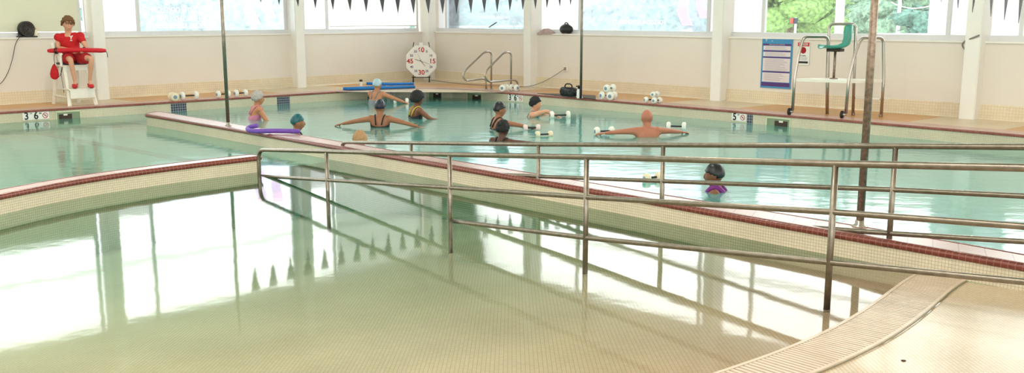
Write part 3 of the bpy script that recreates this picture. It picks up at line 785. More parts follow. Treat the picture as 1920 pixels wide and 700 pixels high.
def skimmer(px0, px1, label):
    a, u, n = face_frame(px0); b, _, _ = face_frame(px1); w = (b - a).length; c = (a + b) / 2; rz = math.atan2(u.y, u.x)
    t = thing('skimmer_opening', label, 'skimmer', (c.x, c.y, .07), 0)
    bm = BM()
    for s, zz, ww, hh in ((0, .135, w, .02), (0, -.02, w, .02)): box(bm, c + n * .005 + Vector((0, 0, zz)), (ww, .012, hh), rz)
    for s in (-1, 1): box(bm, c + u * s * (w / 2 - .01) + n * .005 + Vector((0, 0, .06)), (.02, .012, .17), rz)
    obj('surround', bm, M['poolgreen'], t)
    bm = BM(); box(bm, c + u * -.0 + n * .001 + Vector((0, 0, .06)), (w - .03, .006, .14), rz); obj('recess', bm, M['recess'], t)
    bm = BM(); box(bm, c - u * w * .12 * (1 if px0 < 800 else -1) + n * .006 + Vector((0, 0, .045)), (w * .52, .006, .09), rz); obj('mouth', bm, M['dark'], t)
    bm = BM(); box(bm, c - u * w * .12 * (1 if px0 < 800 else -1) + n * .010 + Vector((0, 0, .078)), (w * .16, .008, .03), rz); obj('latch', bm, M['plast'], t)
M['poolgreen'] = mat('pale_green_surround', (206, 214, 182), .4, var=.03); M['recess'] = mat('recess_green', (132, 146, 118), .5, var=.05)
skimmer(104, 151, 'skimmer opening in the pool wall under the lifeguard stand')
skimmer(803, 830, 'skimmer opening in the rounded corner of the lap pool')
skimmer(876, 905, 'skimmer opening under the ladder rails')
skimmer(1437, 1483, 'skimmer opening below the left wheel of the tall guard chair')

M['capgrey'] = mat('dumbbell_cap', (128, 150, 172), .5)
def dumbbell(c, ax, label, m='foam', r=.088, L=.23, group='foam dumbbells', floatz=None):
    ax = Vector(ax).normalized(); t = thing('foam_dumbbell', label, 'foam dumbbell', c, 0, group)
    obj('bar', tube(BM(), [c - ax * L * .5, c + ax * L * .5], .014, 10), M['black'], t, True)
    for s in (-1, 1):
        bm = BM(); w = .075
        lathe(bm, c + ax * s * (L * .5 - .02), [(r * .35, -w / 2), (r * .8, -w / 2 + .004), (r * .97, -w / 2 + .018), (r, 0), (r * .97, w / 2 - .018), (r * .8, w / 2 - .004), (r * .35, w / 2)], ax, 22)
        f = obj('foam_disc', bm, M[m], t, True)
        bm = BM(); lathe(bm, c + ax * s * (L * .5 - .02 + w / 2), [(r * .42, -.006), (r * .42, .006), (r * .2, .009)], ax * s, 16); obj('end_cap', bm, M['capgrey'], f, True)
    return t
def cop(px, off=.17, z=0.0):
    q, u, n = face_frame(px); return q - n * off + Vector((0, 0, .205 + z)), u, n
q, u, n = cop(331, .12, .082); dumbbell(q, n + u * -.15, 'foam dumbbell lying end-on at the left of the row on the coping', 'foamcream')
q, u, n = cop(362, .15, .082); dumbbell(q, u, 'white foam dumbbell lying sideways with its black bar showing above the dark tiles', L=.34)
q, u, n = cop(426, .15, .075); dumbbell(q, u, 'white foam dumbbell lying behind the slim divider pole', r=.075, L=.27)
q, u, n = cop(459, .15, .075); dumbbell(q, u, 'white foam dumbbell with short blue bar right of the slim pole', r=.075, L=.26)
q, u, n = cop(938, .14, .08); dumbbell(q, n + u * .3, 'white foam dumbbell end-on below the ladder rails', r=.08)
q, u, n = cop(945, .32, .08); dumbbell(q, u, 'white foam dumbbell behind another one by the ladder rails', r=.08, L=.2)
q, u, n = cop(1127, .14, .082); dumbbell(q, n + u * -.2, 'white foam dumbbell at the front of the stacked trio', r=.085)
q, u, n = cop(1139, .14, .082); dumbbell(q, n + u * .35, 'white foam dumbbell turned sideways in the stacked trio', r=.085)
q, u, n = cop(1134, .15, .235); dumbbell(q, n, 'white foam dumbbell resting on top of the stacked trio', r=.08)
q, u, n = cop(1210, .15, .062); dumbbell(q, n + u * -.5, 'small white foam dumbbell at the left of the far pile', r=.062, L=.22)
q, u, n = cop(1224, .12, .062); dumbbell(q, n + u * .1, 'small white foam dumbbell with blue end in the far pile', r=.062, L=.22)
q, u, n = cop(1218, .16, .175); dumbbell(q, n + u * .2, 'small white foam dumbbell on top of the far pile', r=.058, L=.2)

def noodle(pts, r, m, label, group=None):
    bm = BM(); tube(bm, pts, r, 14); o = obj('pool_noodle', bm, m, smooth=True); return tag(o, label, 'pool noodle', group)
q0, u, n = cop(655, .10, .036); q1, u1, n1 = cop(778, .06, .036)
noodle([q0, q0.lerp(q1, .3), q0.lerp(q1, .6) - n * .02, q1], .034, M['bluefoam'], 'long blue pool noodle nearest the water on the far coping', 'blue noodles')
q0, u, n = cop(652, .19, .036); q1, u1, n1 = cop(728, .19, .036); noodle([q0, q0.lerp(q1, .5) + n * .015, q1], .034, M['bluefoam'], 'shorter blue pool noodle at the left end behind the long one', 'blue noodles')
q0, u, n = cop(694, .15, .105); q1, u1, n1 = cop(776, .12, .105); noodle([q0 + Vector((0, 0, .03)), q0.lerp(q1, .5), q1], .034, M['bluefoam'], 'blue pool noodle with its open end raised above the others', 'blue noodles')
a = P(468, 240, .245); pts = [P(482, 236, .30), P(472, 237.5, .285), P(464, 241, .255), P(466, 245, .245), P(480, 246.2, .245), P(520, 245.5, .245), P(561, 246.5, .245)]
pts = [Vector(p) for p in pts]
noodle(fillet(pts, .12, 5), .034, M['purple'], 'purple pool noodle bent into a hook lying on the divider coping')

# radio, spray bottle and dark mat on the far coping
q, u, n = cop(1061, .62, 0); c = P(1063, 179, .2)
bm = BM(); a = P(1007, 176.5, .2); b = P(1120, 187, .2)
mtq = [P(1007, 176, .2), P(1060, 177.2, .2), P(1117, 180, .2), P(1117, 187, .2), P(1080, 183.5, .2), P(1040, 180, .2)]
prism(bm, [(p.x, p.y) for p in mtq], .2, .214); tag(obj('rubber_mat', bm, M['black']), 'flat dark mat on the deck under the black speaker', 'mat')
c = P(1066, 181, .22); rz = math.atan2(u.y, u.x)
t = thing('portable_speaker', 'black portable speaker with carrying handle on the far coping', 'speaker', c, rz)
bm = BM(); box(bm, c + Vector((0, 0, .10)), (.40, .16, .19), rz, .045); obj('body', bm, M['black'], t, True)
bm = BM(); pts = [c + u * x + Vector((0, 0, z)) for x, z in ((-.12, .17), (-.10, .24), (-.06, .265), (.05, .265), (.09, .24), (.11, .17))]; tube(bm, fillet(pts, .03), .014, 8); obj('handle', bm, M['black'], t, True)
for s in (-1, 1):
    bm = BM(); lathe(bm, c + u * s * .12 + n * .076 + Vector((0, 0, .10)), [(.065, 0), (.065, .008), (.05, .012), (.02, .004)], n, 20); obj('speaker_cone', bm, M['ink'], t, True)
bm = BM(); lathe(bm, c + u * .20 + Vector((0, 0, .1)), [(.06, 0), (.055, .03), (.03, .05)], u, 16); obj('side_cap', bm, M['black'], t, True)
c = P(1085, 184.5, .21); t = thing('spray_bottle', 'white labelled black bottle standing beside the black speaker', 'bottle', c, rz)
bm = BM(); lathe(bm, c, [(.04, 0), (.044, .01), (.044, .15), (.03, .185), (.018, .2)], n=20); obj('body', bm, M['signwhite'], t, True)
bm = BM(); lathe(bm, c, [(.02, .19), (.024, .2), (.024, .235), (.03, .24), (.03, .262), (.012, .27)], n=16); box(bm, c + Vector((-.03, 0, .25)), (.06, .02, .025)); obj('cap', bm, M['black'], t, True)
bm = BM(); box(bm, c + u * .055 + Vector((0, 0, .1)), (.03, .05, .2), rz, .008); obj('grip', bm, M['black'], t, True)
c = P(677, 163.5, .2); t = thing('water_bottle', 'clear bottle with dark cap standing on the deck behind the noodles', 'bottle', c)
bm = BM(); lathe(bm, c, [(.03, 0), (.034, .01), (.034, .1), (.02, .13), (.02, .14)], n=16); obj('body', bm, M['signwhite'], t, True)
bm = BM(); lathe(bm, c, [(.03, .135), (.04, .14), (.042, .17), (.02, .185)], n=16); obj('cap', bm, M['ink'], t, True)

# pace clock on its stand in the corner
c = P(790, 154, .2); nrm = Vector((-c.x * 0 + 0.02, -1, 0)).normalized(); uu = Vector((1, 0.02, 0)).normalized(); px_m = 1 / ((P(791, 154, .2) - P(790, 154, .2)).length)
cc = PY(790, 115, c.y); RR = (PY(819, 115, c.y) - cc).length * 1.0; print('clock radius', RR)
t = thing('pace_clock', 'large white octagonal pace clock with red numerals on a black stand in the corner', 'clock', c)
def disc(bm, o, pts2, d0, d1, U=uu, Nn=nrm):
    a = [bm.verts.new(o + U * x + Vector((0, 0, z)) + Nn * d0) for x, z in pts2]; b = [bm.verts.new(o + U * x + Vector((0, 0, z)) + Nn * d1) for x, z in pts2]
    bm.faces.new(b); bm.faces.new(a[::-1])
    for i in range(len(a)): bm.faces.new((a[i], a[(i + 1) % len(a)], b[(i + 1) % len(a)], b[i]))
oc = [(math.cos(PI / 8 + k * PI / 4) * RR * 1.06, math.sin(PI / 8 + k * PI / 4) * RR * 1.09) for k in range(8)]
bm = BM(); disc(bm, cc, oc, -.05, .03); bmesh.ops.bevel(bm, geom=bm.edges[:], offset=.018, segments=3, affect='EDGES'); obj('housing', bm, M['signwhite'], t)
bm = BM(); disc(bm, cc, [(math.cos(k * PI / 20) * RR * .93, math.sin(k * PI / 20) * RR * .95) for k in range(40)], .031, .035); obj('dial', bm, M['signwhite'], t)
for s, a in (('60', 90), ('15', 0), ('30', -90), ('45', 180)):
    rr = RR * (.72 if a % 180 == 0 else .72)
    textmesh('numeral', s, RR * .42, cc + uu * math.cos(math.radians(a)) * rr + Vector((0, 0, math.sin(math.radians(a)) * rr)) + nrm * .037, uu, nrm, M['redink'], t, off=.004)
for s, a in (('5', 60), ('10', 30), ('20', -30), ('25', -60), ('35', -120), ('40', -150), ('50', 150), ('55', 120)):
    textmesh('small_numeral', s, RR * .2, cc + uu * math.cos(math.radians(a)) * RR * .72 + Vector((0, 0, math.sin(math.radians(a)) * RR * .72)) + nrm * .037, uu, nrm, M['posterpurple'], t, off=.002)
def hand_(a, L, w, m, nm, back=.1):
    d = uu * math.cos(math.radians(a)) + Vector((0, 0, math.sin(math.radians(a)))); bm = BM(); tube(bm, [cc - d * back + nrm * .045, cc + d * L + nrm * .045], w, 6, r2=w * .4, flat=.6); obj(nm, bm, m, t)
hand_(-18, RR * .6, .009, M['ink'], 'second_hand', RR * .42); hand_(-52, RR * .42, .014, M['redcloth2'], 'minute_hand', .05); hand_(115, RR * .5, .006, M['greyprint'], 'hour_hand', .02)
bm = BM()
zb = PY(790, 145, c.y).z
for s in (-1, 1):
    tube(bm, [c + uu * s * RR * .52 - nrm * .12, Vector((c.x, c.y, zb)) + uu * s * RR * .52], .014, 8)
    tube(bm, [c + uu * s * RR * .52 + nrm * .12, Vector((c.x, c.y, zb)) + uu * s * RR * .52], .014, 8)
tube(bm, [Vector((c.x, c.y, zb)) - uu * RR * .6, Vector((c.x, c.y, zb)) + uu * RR * .6], .014, 8)
for s in (-1, 1): tube(bm, [Vector((c.x, c.y, zb)) + uu * s * RR * .52 - nrm * .06, cc + uu * s * RR * .52 + Vector((0, 0, RR * 1.0)) - nrm * .08, cc + uu * s * RR * .47 + Vector((0, 0, RR * 1.22)) - nrm * .05], .010, 8)
obj('stand', bm, M['black'], t)
bm = BM(); box(bm, cc + Vector((0, 0, RR * 1.1)) - nrm * .02, (.1, .04, .08), 0, .01); obj('hanging_lug', bm, M['signwhite'], t)

# power cord from the socket to the clock
qs = PL(1061, 129, CORNER + NR * .02, UR)
t = thing('wall_socket', 'small white wall socket box with plug below the black bag', 'socket', qs, 0)
bm = BM(); box(bm, qs, (.12, .04, .13), math.atan2(UR.y, UR.x), .008); obj('plate', bm, M['plast'], t)
bm = BM(); box(bm, qs + NR * .03 - UR * .0, (.05, .03, .07), math.atan2(UR.y, UR.x), .006); obj('plug', bm, M['hose'], t)
pts = [qs + NR * .05, PL(1040, 142, CORNER + NR * .06, UR), PL(1020, 153, CORNER + NR * .09, UR), PL(1000, 160.5, CORNER + NR * .24, UR), P(985, 163, .21), P(940, 161.5, .21), P(880, 158.5, .21), P(840, 154.5, .21), P(815, 151.5, .21), c + uu * .25 + Vector((0, 0, .05))]
tag(obj('power_cord', tube(BM(), fillet(pts, .4, 5), .008, 8), M['hose']), 'thin grey power cord running from the wall socket along the deck to the clock', 'cord')

# grab rails
def grab(p0, pts, label):
    _, u, n = face_frame(940); t = thing('grab_rail', label, 'grab rail', p0, 0, 'ladder grab rails')
    P3 = [p0] + [PL(x, y, p0, n) for x, y in pts]; P3[-1].z = .19
    obj('rail', tube(BM(), fillet(P3, .13, 6), .0215, 12), M['chrome'], t, True)
    for q in (P3[0], P3[-1]):
        bm = BM(); lathe(bm, Vector((q.x, q.y, .2)), [(.045, 0), (.045, .01), (.025, .02)], n=16); obj('escutcheon', bm, M['chrome'], t, True)
grab(P(921, 167.5, .2), [(921.5, 97), (909, 97), (872, 132), (867, 143), (873, 152), (904, 147.5), (911, 149), (911.5, 167)], 'bent steel ladder grab rail nearer the pace clock')
grab(P(958, 171, .2), [(958.5, 98), (946, 98), (912, 132), (908, 143), (916, 154), (962, 150), (970, 152), (971, 171.5)], 'bent steel ladder grab rail above the white dumbbells')

# things on the window ledge
q = CORNER + UR * ws(1068, False) - NR * .02; 
t = thing('duffel_bag', 'black bag sitting on the window ledge beside the pink towel', 'bag', (q.x, q.y, SILL))
bm = BM(); ell(bm, (q.x, q.y, SILL + .10), (.19, .12, .12), Quaternion((0, 0, 1), math.atan2(UR.y, UR.x)), 20, 14)
for v in bm.verts:
    if v.co.z < SILL + .005: v.co.z = SILL + .005
    v.co += Vector(noise.noise_vector(v.co * 9)) * .012
obj('body', bm, M['black'], t, True)
bm = BM(); tube(bm, fillet([q + UR * -.08 + Vector((0, 0, SILL + .18)), q + UR * -.03 + Vector((0, 0, SILL + .26)), q + UR * .04 + Vector((0, 0, SILL + .25)), q + UR * .08 + Vector((0, 0, SILL + .19))], .04), .012, 8); obj('handle', bm, M['black'], t, True)
q = CORNER + UR * ws(1031, False) + NR * 0
bm = BM(); n1 = 22; n2 = 10; V = []
for i in range(n1):
    row = []
    for j in range(n2):
        a = i / (n1 - 1) * .5 - .25; w = j / (n2 - 1)
        prof = .11 * math.sin(PI * min(1, (i + .6) / n1)) * (.55 + .45 * math.sin(w * PI))
        p = q + UR * a + NR * (w * .22 - .14) + Vector((0, 0, SILL + .004 + prof + .022 * noise.noise(Vector((a * 14, w * 6, 0)))))
        if j == n2 - 1: p = q + UR * a + NR * .05 + Vector((0, 0, SILL - .02 - .04 * abs(noise.noise(Vector((a * 9, 3, 1))))))
        row.append(bm.verts.new(p))
    V.append(row)
for i in range(n1 - 1):
    for j in range(n2 - 1): bm.faces.new((V[i][j], V[i + 1][j], V[i + 1][j + 1], V[i][j + 1]))
bmesh.ops.solidify(bm, geom=bm.faces[:], thickness=.012)
tag(obj('towel', bm, M['towel'], smooth=True), 'crumpled pale pink towel on the window ledge', 'towel')
# fan on the left ledge
q = CORNER + UL * ws(44, True) - NL * .02; fz = SILL + .155
fd = (NL * 1 + UL * -.1).normalized()
t = thing('floor_fan', 'black round fan standing on the ledge behind the lifeguard', 'fan', (q.x, q.y, SILL))
bm = BM(); lathe(bm, Vector((q.x, q.y, fz)), [(.145, -.06), (.155, -.05), (.155, .05), (.145, .06), (.13, .06), (.13, -.02), (.04, -.03)], fd, 28); obj('housing', bm, M['black'], t, True)
bm = BM(); cfn = Vector((q.x, q.y, fz))
for rr in (.03, .055, .08, .105, .128):
    ax = fd.cross(Vector((0, 0, 1))).normalized(); up = ax.cross(fd)
    tube(bm, [cfn + fd * (.062 - rr * .12 + .01) + (ax * math.cos(a) + up * math.sin(a)) * rr for a in [2 * PI * k / 24 for k in range(25)]], .0025, 5, cap=False)
obj('grille', bm, M['hose'], t)
bm = BM(); lathe(bm, cfn + fd * .0, [(.04, 0), (.045, .03), (.02, .05)], fd, 18); obj('hub', bm, M['ink'], t, True)
bm = BM()
for k in range(5):
    a = 2 * PI * k / 5; d = ax * math.cos(a) + up * math.sin(a); e = ax * math.cos(a + .5) + up * math.sin(a + .5)
    tube(bm, [cfn + d * .035 + fd * .01, cfn + (d + e * .4).normalized() * .12 + fd * .02], .012, 6, r2=.03, flat=.2)
obj('blades', bm, M['ink'], t, True)
bm = BM(); box(bm, (q.x, q.y, SILL + .012), (.36, .16, .024), math.atan2(UL.y, UL.x), .008)
for s in (-1, 1): tube(bm, [q + UL * s * .15 + Vector((0, 0, SILL + .01)), q + UL * s * .155 + Vector((0, 0, SILL + .16))], .014, 8)
obj('foot_stand', bm, M['black'], t)
bm = BM(); pts = [q - UL * -.13 + NL * .06 + Vector((0, 0, SILL + .05)), PL(29, 80, CORNER + NL * .06, UL), PL(24, 110, CORNER + NL * .05, UL), PL(14, 140, CORNER + NL * .05, UL), PL(0, 160, CORNER + NL * .05, UL), PL(-30, 172, CORNER + NL * .05, UL)]
tag(obj('fan_cord', tube(bm, fillet(pts, .3, 5), .006, 8), M['black']), 'black cord hanging down the wall from the round fan', 'cord')
q = CORNER + UL * ws(60, True) + NL * 0
t = thing('small_bottle', 'small cream bottle with dark spot next to the round fan', 'bottle', (q.x, q.y, SILL))
bm = BM(); lathe(bm, (q.x, q.y, SILL), [(.032, 0), (.034, .01), (.034, .12), (.02, .15)], n=14); obj('body', bm, M['foamcream'], t, True)
bm = BM(); lathe(bm, (q.x, q.y, SILL), [(.022, .15), (.022, .18), (.012, .185)], n=14); obj('cap', bm, M['deckorange'], t, True)

# wall posters
def board(px0, py0, px1, py1, name, label, cat, m):
    a = PL(px0, py0, CORNER + NR * .012, UR); b = PL(px1, py0, CORNER + NR * .012, UR); lo = PL((px0 + px1) / 2, py1, CORNER + NR * .012, UR)
    w = (b - a).length; h = a.z - lo.z; c = (a + b) / 2; c.z = (a.z + lo.z) / 2
    t = thing(name, label, cat, c, 0); rz = math.atan2(UR.y, UR.x)
    bm = BM(); box(bm, c, (w, .012, h), rz); obj('board', bm, m, t)
    def R(x0, z0, x1, z1, mm, nm, d=.0065, th=.002):
        """fractions: x to the right, z downwards"""
        bm = BM(); cx = ((x0 + x1) / 2 - .5) * w; cz = (.5 - (z0 + z1) / 2) * h; ww = (x1 - x0) * w; hh = (z1 - z0) * h
        box(bm, c + UR * cx + NR * d + Vector((0, 0, cz)), (ww, th, hh), rz); return obj(nm, bm, mm, t)
    def T(x, z, s, size, mm, nm='lettering', sq=.9, al='CENTER'):
        return textmesh(nm, s, size * h, c + UR * ((x - .5) * w) + NR * .009 + Vector((0, 0, (.5 - z) * h)), UR, NR, mm, t, squash=sq, align=al, extrude=.0008)
    return t, R, T
t, R_, T_ = board(1430, 71, 1487, 166, 'rules_poster', 'tall blue and purple pool rules poster on the wall left of the guard chair', 'poster', M['skyblue'])
T_(.14, .05, 'Y', .075, M['signwhite'], 'emblem', 1.1); T_(.34, .058, 'the', .03, M['signwhite'])
R_(.03, .112, .97, .15, M['posterpurple'], 'title_band'); T_(.5, .13, 'POOL RULES AND GUIDELINES', .026, M['posterpale'], sq=1.0)
for z0, z1 in ((.155, .24), (.275, .365), (.40, .655), (.69, .875)):
    R_(.05, z0, .95, z1, M['posterpale'], 'text_panel')
    k = z0 + .02
    while k < z1 - .012:
        R_(.12, k, .12 + random.uniform(.5, .76), k + .005, M['greyprint'], 'text_line', .0085, .001); k += .022
for z0 in (.245, .37, .66): R_(.05, z0, .95, z0 + .026, M['posterpurple'], 'section_band')
R_(.03, .885, .97, .965, M['posterpurple'], 'footer_band')
t, R_, T_ = board(1496, 78.5, 1519, 122, 'warning_sign', 'small white wall sign with a red danger header and dark round picture', 'sign', M['signwhite'])
R_(.03, .02, .97, .19, M['redink'], 'header_band'); T_(.5, .105, 'DANGER', .15, M['signwhite'], sq=.75)
c_ = Vector(t.location); hh = .43 * (PL(1507, 78.5, CORNER, UR).z - PL(1507, 122, CORNER, UR).z)
bm = BM(); o = c_ + NR * .008 + Vector((0, 0, hh * .32)); r_ = hh * .33
for k in range(1): disc(bm, o, [(math.cos(k2 * PI / 12) * r_, math.sin(k2 * PI / 12) * r_) for k2 in range(24)], 0, .003, UR, NR)
obj('round_picture', bm, M['redcloth2'], t)
T_(.5, .60, 'NO DIVING', .07, M['ink'], sq=.8)
for k in (.66, .70, .74, .78): R_(.15, k, .85, k + .012, M['greyprint'], 'text_line')
R_(.08, .84, .92, .93, M['ink'], 'footer_band')

# grey cable looped on the right pilaster
a0 = CORNER + UR * (colR[2] - .13) + NR * .12
pts = [PL(1836, 66, CORNER + NR * .235, UR), PL(1822, 72, CORNER + NR * .235, UR), PL(1808, 77, CORNER + NR * .15, UR), PL(1803, 86, CORNER + NR * .05, UR), PL(1814, 97, CORNER + NR * .05, UR), PL(1812, 110, CORNER + NR * .05, UR), PL(1808, 121, CORNER + NR * .05, UR)]
tag(obj('loose_cable', tube(BM(), fillet(pts, .1, 5), .014, 8), M['hose']), 'curled grey cable wrapped round the white column at the right', 'cable')

# ------------------------------------------------------------------ tall portable guard chair
A, B, C, E = P(1486, 216.5, DECK), P(1585, 222.5, DECK), P(1551, 213.5, DECK), P(1652, 221.5, DECK)
E = B + (C - A); D = (C + E) / 2
t = thing('guard_chair', 'tall steel rolling guard chair with teal seat and white platform', 'guard chair', (A + B + C + E) / 4, 0)
def zz(px, py, q): return PY(px, py, q.y).z
def frame(px, p0, p1, r=.026):
    u = (p1 - p0).normalized(); pts = [PL(x, y, p0, u) for x, y in px]; return tube(BM(), fillet(pts, .09, 6), r, 12)
wheelz = .2
obj('side_frame', frame([(1486, 207), (1489.5, 148), (1497, 104), (1507, 69), (1553, 69), (1551, 145), (1550.5, 213.5)], A, C), M['chrome'], t, True)
obj('side_frame', frame([(1586, 213), (1591, 150), (1603, 101), (1615, 71), (1656, 71), (1657, 145), (1652, 221.5)], B, E), M['chrome'], t, True)
obj('back_hoop', frame([(1551, 213.5), (1553, 100), (1555, 45), (1605, 45), (1603, 100), (1599, 217.5)], C, E), M['chrome'], t, True)
zp = zz(1490, 147.5, A)
bm = BM(); ctr = (A + B + C + E) / 4; ux = (B - A).normalized(); vy = (C - A).normalized()
ins = lambda q, a, b: q + ux * a + vy * b
prism(bm, [(p.x, p.y) for p in (A, B, E, C)], zp - .045, zp); obj('platform', bm, M['plast'], t)
zs_ = zz(1625, 184, E); bm = BM(); prism(bm, [(p.x, p.y) for p in (ins(D, .03, -.02), ins(E, -.02, -.02), ins(E, -.02, .20), ins(D, .03, .20))], zs_ - .03, zs_); obj('step', bm, M['plast'], t)
obj('leg_brace', tube(BM(), [Vector((D.x, D.y, zs_ - .02)), Vector((E.x, E.y, zs_ - .02))], .014, 8), M['chrome'], t, True)
for q in (A, B):
    bm = BM(); lathe(bm, Vector((q.x, q.y, .265)) - ux * .06, [(.03, -.02), (.062, -.018), (.066, 0), (.062, .018), (.03, .02)], ux, 22); w_ = obj('wheel', bm, M['black'], t, True)
    bm = BM(); lathe(bm, Vector((q.x, q.y, .265)) - ux * .085, [(.022, 0), (.022, .09)], ux, 14); obj('axle', bm, M['chrome'], w_, True)
for q in (C, D, E):
    bm = BM(); lathe(bm, q, [(.026, 0), (.028, .01), (.026, .045)], n=14); obj('foot_cap', bm, M['rust'], t, True)
# seat
pc = P(1563, 150, zp); mid = (A + C) / 2; pc = mid + ux * ((pc - mid).dot(ux)) ; pc.z = zp
k = PL(1563, 150, ctr, ux); pc = Vector((k.x, k.y, zp)) 
zseat = PY(1563, 94, pc.y).z
bm = BM(); lathe(bm, pc, [(.07, 0), (.07, .012), (.03, .02)], n=18); tube(bm, [pc, Vector((pc.x, pc.y, zseat))], .022, 12); obj('pedestal', bm, M['rust'], t, True)
bm = BM(); box(bm, (pc.x, pc.y, zseat + .0), (.24, .22, .05), math.atan2(ux.y, ux.x), .01); obj('seat_bracket', bm, M['dark'], t)
bm = BM(); fw = (-ux * math.cos(.98) - vy * math.sin(.98)).normalized(); sd = Vector((fw.y, -fw.x, 0)); pr = [(.27, -.0), (.24, .018), (.12, .006), (0, 0), (-.10, .012), (-.18, .05), (-.215, .15), (-.23, .29), (-.245, .40)]
V = []; nn = 14
for i, (a, z) in enumerate(pr):
    row = []
    for j in range(nn + 1):
        w = j / nn * 2 - 1; back = max(0, (i - 4) / 4); hw = .21 * (1 - .18 * back * back); 
        lift = .045 * abs(w) ** 3 * (1 - back) ; forw = .06 * abs(w) ** 3 * back
        drop = .03 * abs(w) ** 4 * (1 if i == 8 else 0) + (.02 if False else 0)
        q = pc + fw * (a + forw - (.03 * abs(w) ** 4 if i == 0 else 0)) + sd * (w * hw); q.z = zseat + .03 + z + lift - drop; row.append(bm.verts.new(q))
    V.append(row)
for i in range(len(pr) - 1):
    for j in range(nn): bm.faces.new((V[i][j], V[i + 1][j], V[i + 1][j + 1], V[i][j + 1]))
bmesh.ops.subdivide_edges(bm, edges=bm.edges[:], cuts=1, use_grid_fill=True); bmesh.ops.smooth_vert(bm, verts=[v for v in bm.verts if not v.is_boundary], factor=.5, use_axis_x=True, use_axis_y=True, use_axis_z=True)
bmesh.ops.solidify(bm, geom=bm.faces[:], thickness=.012); obj('seat_shell', bm, M['teal'], t, True)

# ------------------------------------------------------------------ people
def basis(fwd, up=(0, 0, 1)):
    f = Vector(fwd).normalized(); r = f.cross(Vector(up)).normalized(); u = r.cross(f); return r, f, u
def head_bm(c, fwd, up=(0, 0, 1), s=1.0, u=32, v=24, face=True, grow=0.0):
    r, f, uu_ = basis(fwd, up); bm = BM(); bmesh.ops.create_uvsphere(bm, u_segments=u, v_segments=v, radius=1)
    for vt in bm.verts:
        x, y, z = vt.co
        X = x * .080; Y = y * .094; Z = z * .114
        if z < 0: X *= 1 - .28 * (-z) ** 1.5; Y = Y * (1 - .10 * (-z)) + .012 * (-z)
        if z < -.1 and y < 0: Y *= 1 - .35 * min(1, (-z - .1) * 1.4)          # nape
        if y > .55 and -.75 < z: Y = Y * (1 - .06 * (1 - abs(x)))             # flatter face plane
        if y > .3 and -.05 < z < .28 and .18 < abs(x) < .62: Y -= .007         # eye sockets
        if y > .3 and .28 <= z < .42: Y += .003
        if z < -.78 and y > .1: Y += .008                                      # chin
        X *= 1 + grow / .075; Y *= 1 + grow / .09; Z *= 1 + grow / .11
        vt.co = Vector((X, Y, Z))
    if face:
        q = Quaternion((1, 0, 0), .35)
        ell(bm, (0, .096, -.012), (.011, .014, .026), q, 10, 8); ell(bm, (0, .102, -.030), (.016, .011, .010), None, 10, 8)
        ell(bm, (0, .086, -.056), (.023, .009, .006), None, 10, 6); ell(bm, (0, .084, -.067), (.019, .009, .006), None, 10, 6)
        for sx_ in (-1, 1): ell(bm, (sx_ * .076, -.004, -.008), (.009, .020, .032), Quaternion((0, 0, 1), -.25 * sx_), 10, 10)
    mt = Matrix.Translation(Vector(c)) @ Matrix((tuple(r * s), tuple(f * s), tuple(uu_ * s))).transposed().to_4x4()
    bm.transform(mt); return bm
def hair_bm(c, fwd, up, s, thick, kind='cap'):
    r, f, uu_ = basis(fwd, up); bm = head_bm((0, 0, 0), (0, 1, 0), (0, 0, 1), 1, 36, 28, False, thick)
    for vt in list(bm.verts):
        x, y, z = vt.co
        if kind == 'cap': cut = z < -.005 + .42 * max(0, y) + (-.03 if y < -.02 else 0)
        elif kind == 'short': cut = z < -.045 + .75 * max(0, y + .02) 
        elif kind == 'afro': cut = z < -.05 + .8 * max(0, y + .01)
        else: cut = z < -.01
        if cut: bm.verts.remove(vt)
    if kind != 'cap':
        for vt in bm.verts:
            k = {'short': .012, 'afro': .010}.get(kind, .006); nv = vt.co.normalized()
            vt.co += nv * k * (noise.noise(vt.co * 55) + .6 * noise.noise(vt.co * 120)) * 1.3
    bmesh.ops.solidify(bm, geom=bm.faces[:], thickness=.008 + thick * .7)
    mt = Matrix.Translation(Vector(c)) @ Matrix((tuple(r * s), tuple(f * s), tuple(uu_ * s))).transposed().to_4x4()
    bm.transform(mt); return bm
def hand_bm(wr, d, palm_n, thumb_side, curl=.5, s=1.0):
    """wr: wrist, d: forearm direction, palm_n: towards the palm's inside, thumb_side: direction of the thumb"""
    d = Vector(d).normalized(); n = Vector(palm_n); n = (n - d * n.dot(d)).normalized(); t = Vector(thumb_side); t = (t - d * t.dot(d) - n * t.dot(n)).normalized()
    bm = BM()
    mt = Matrix.Translation(wr + d * .05 * s) @ Matrix((tuple(t * .042 * s), tuple(d * .056 * s), tuple(n * .016 * s))).transposed().to_4x4()
    bmesh.ops.create_uvsphere(bm, u_segments=16, v_segments=10, radius=1, matrix=mt)
    for k, (o, L, bs) in enumerate(((.031, .072, .088), (.0105, .080, .094), (-.0105, .074, .090), (-.030, .058, .080))):
        p = wr + d * (bs - .02) * s + t * o * s; a = 0; pts = [p, wr + d * bs * s + t * o * s]; q = pts[-1]
        for j, fr in enumerate((.42, .32, .26)):
            a += curl * (1.0 if j else .7) * 1.1; dd = d * math.cos(a) + n * math.sin(a); q = q + dd * L * fr * s; pts.append(q)
        tube(bm, pts, [.0098 * s, .0098 * s, .009 * s, .008 * s, .006 * s], 8)
    q = wr + d * .022 * s + t * .030 * s; d1 = (t * .75 + d * .65 + n * .25).normalized(); d2 = (t * .25 + d * .85 + n * .45 * (1 + curl)).normalized()
    tube(bm, [q - d1 * .015, q + d1 * .032 * s, q + d1 * .032 * s + d2 * .028 * s, q + d1 * .032 * s + d2 * .050 * s], [.014 * s, .0115 * s, .010 * s, .007 * s], 8)
    return bm
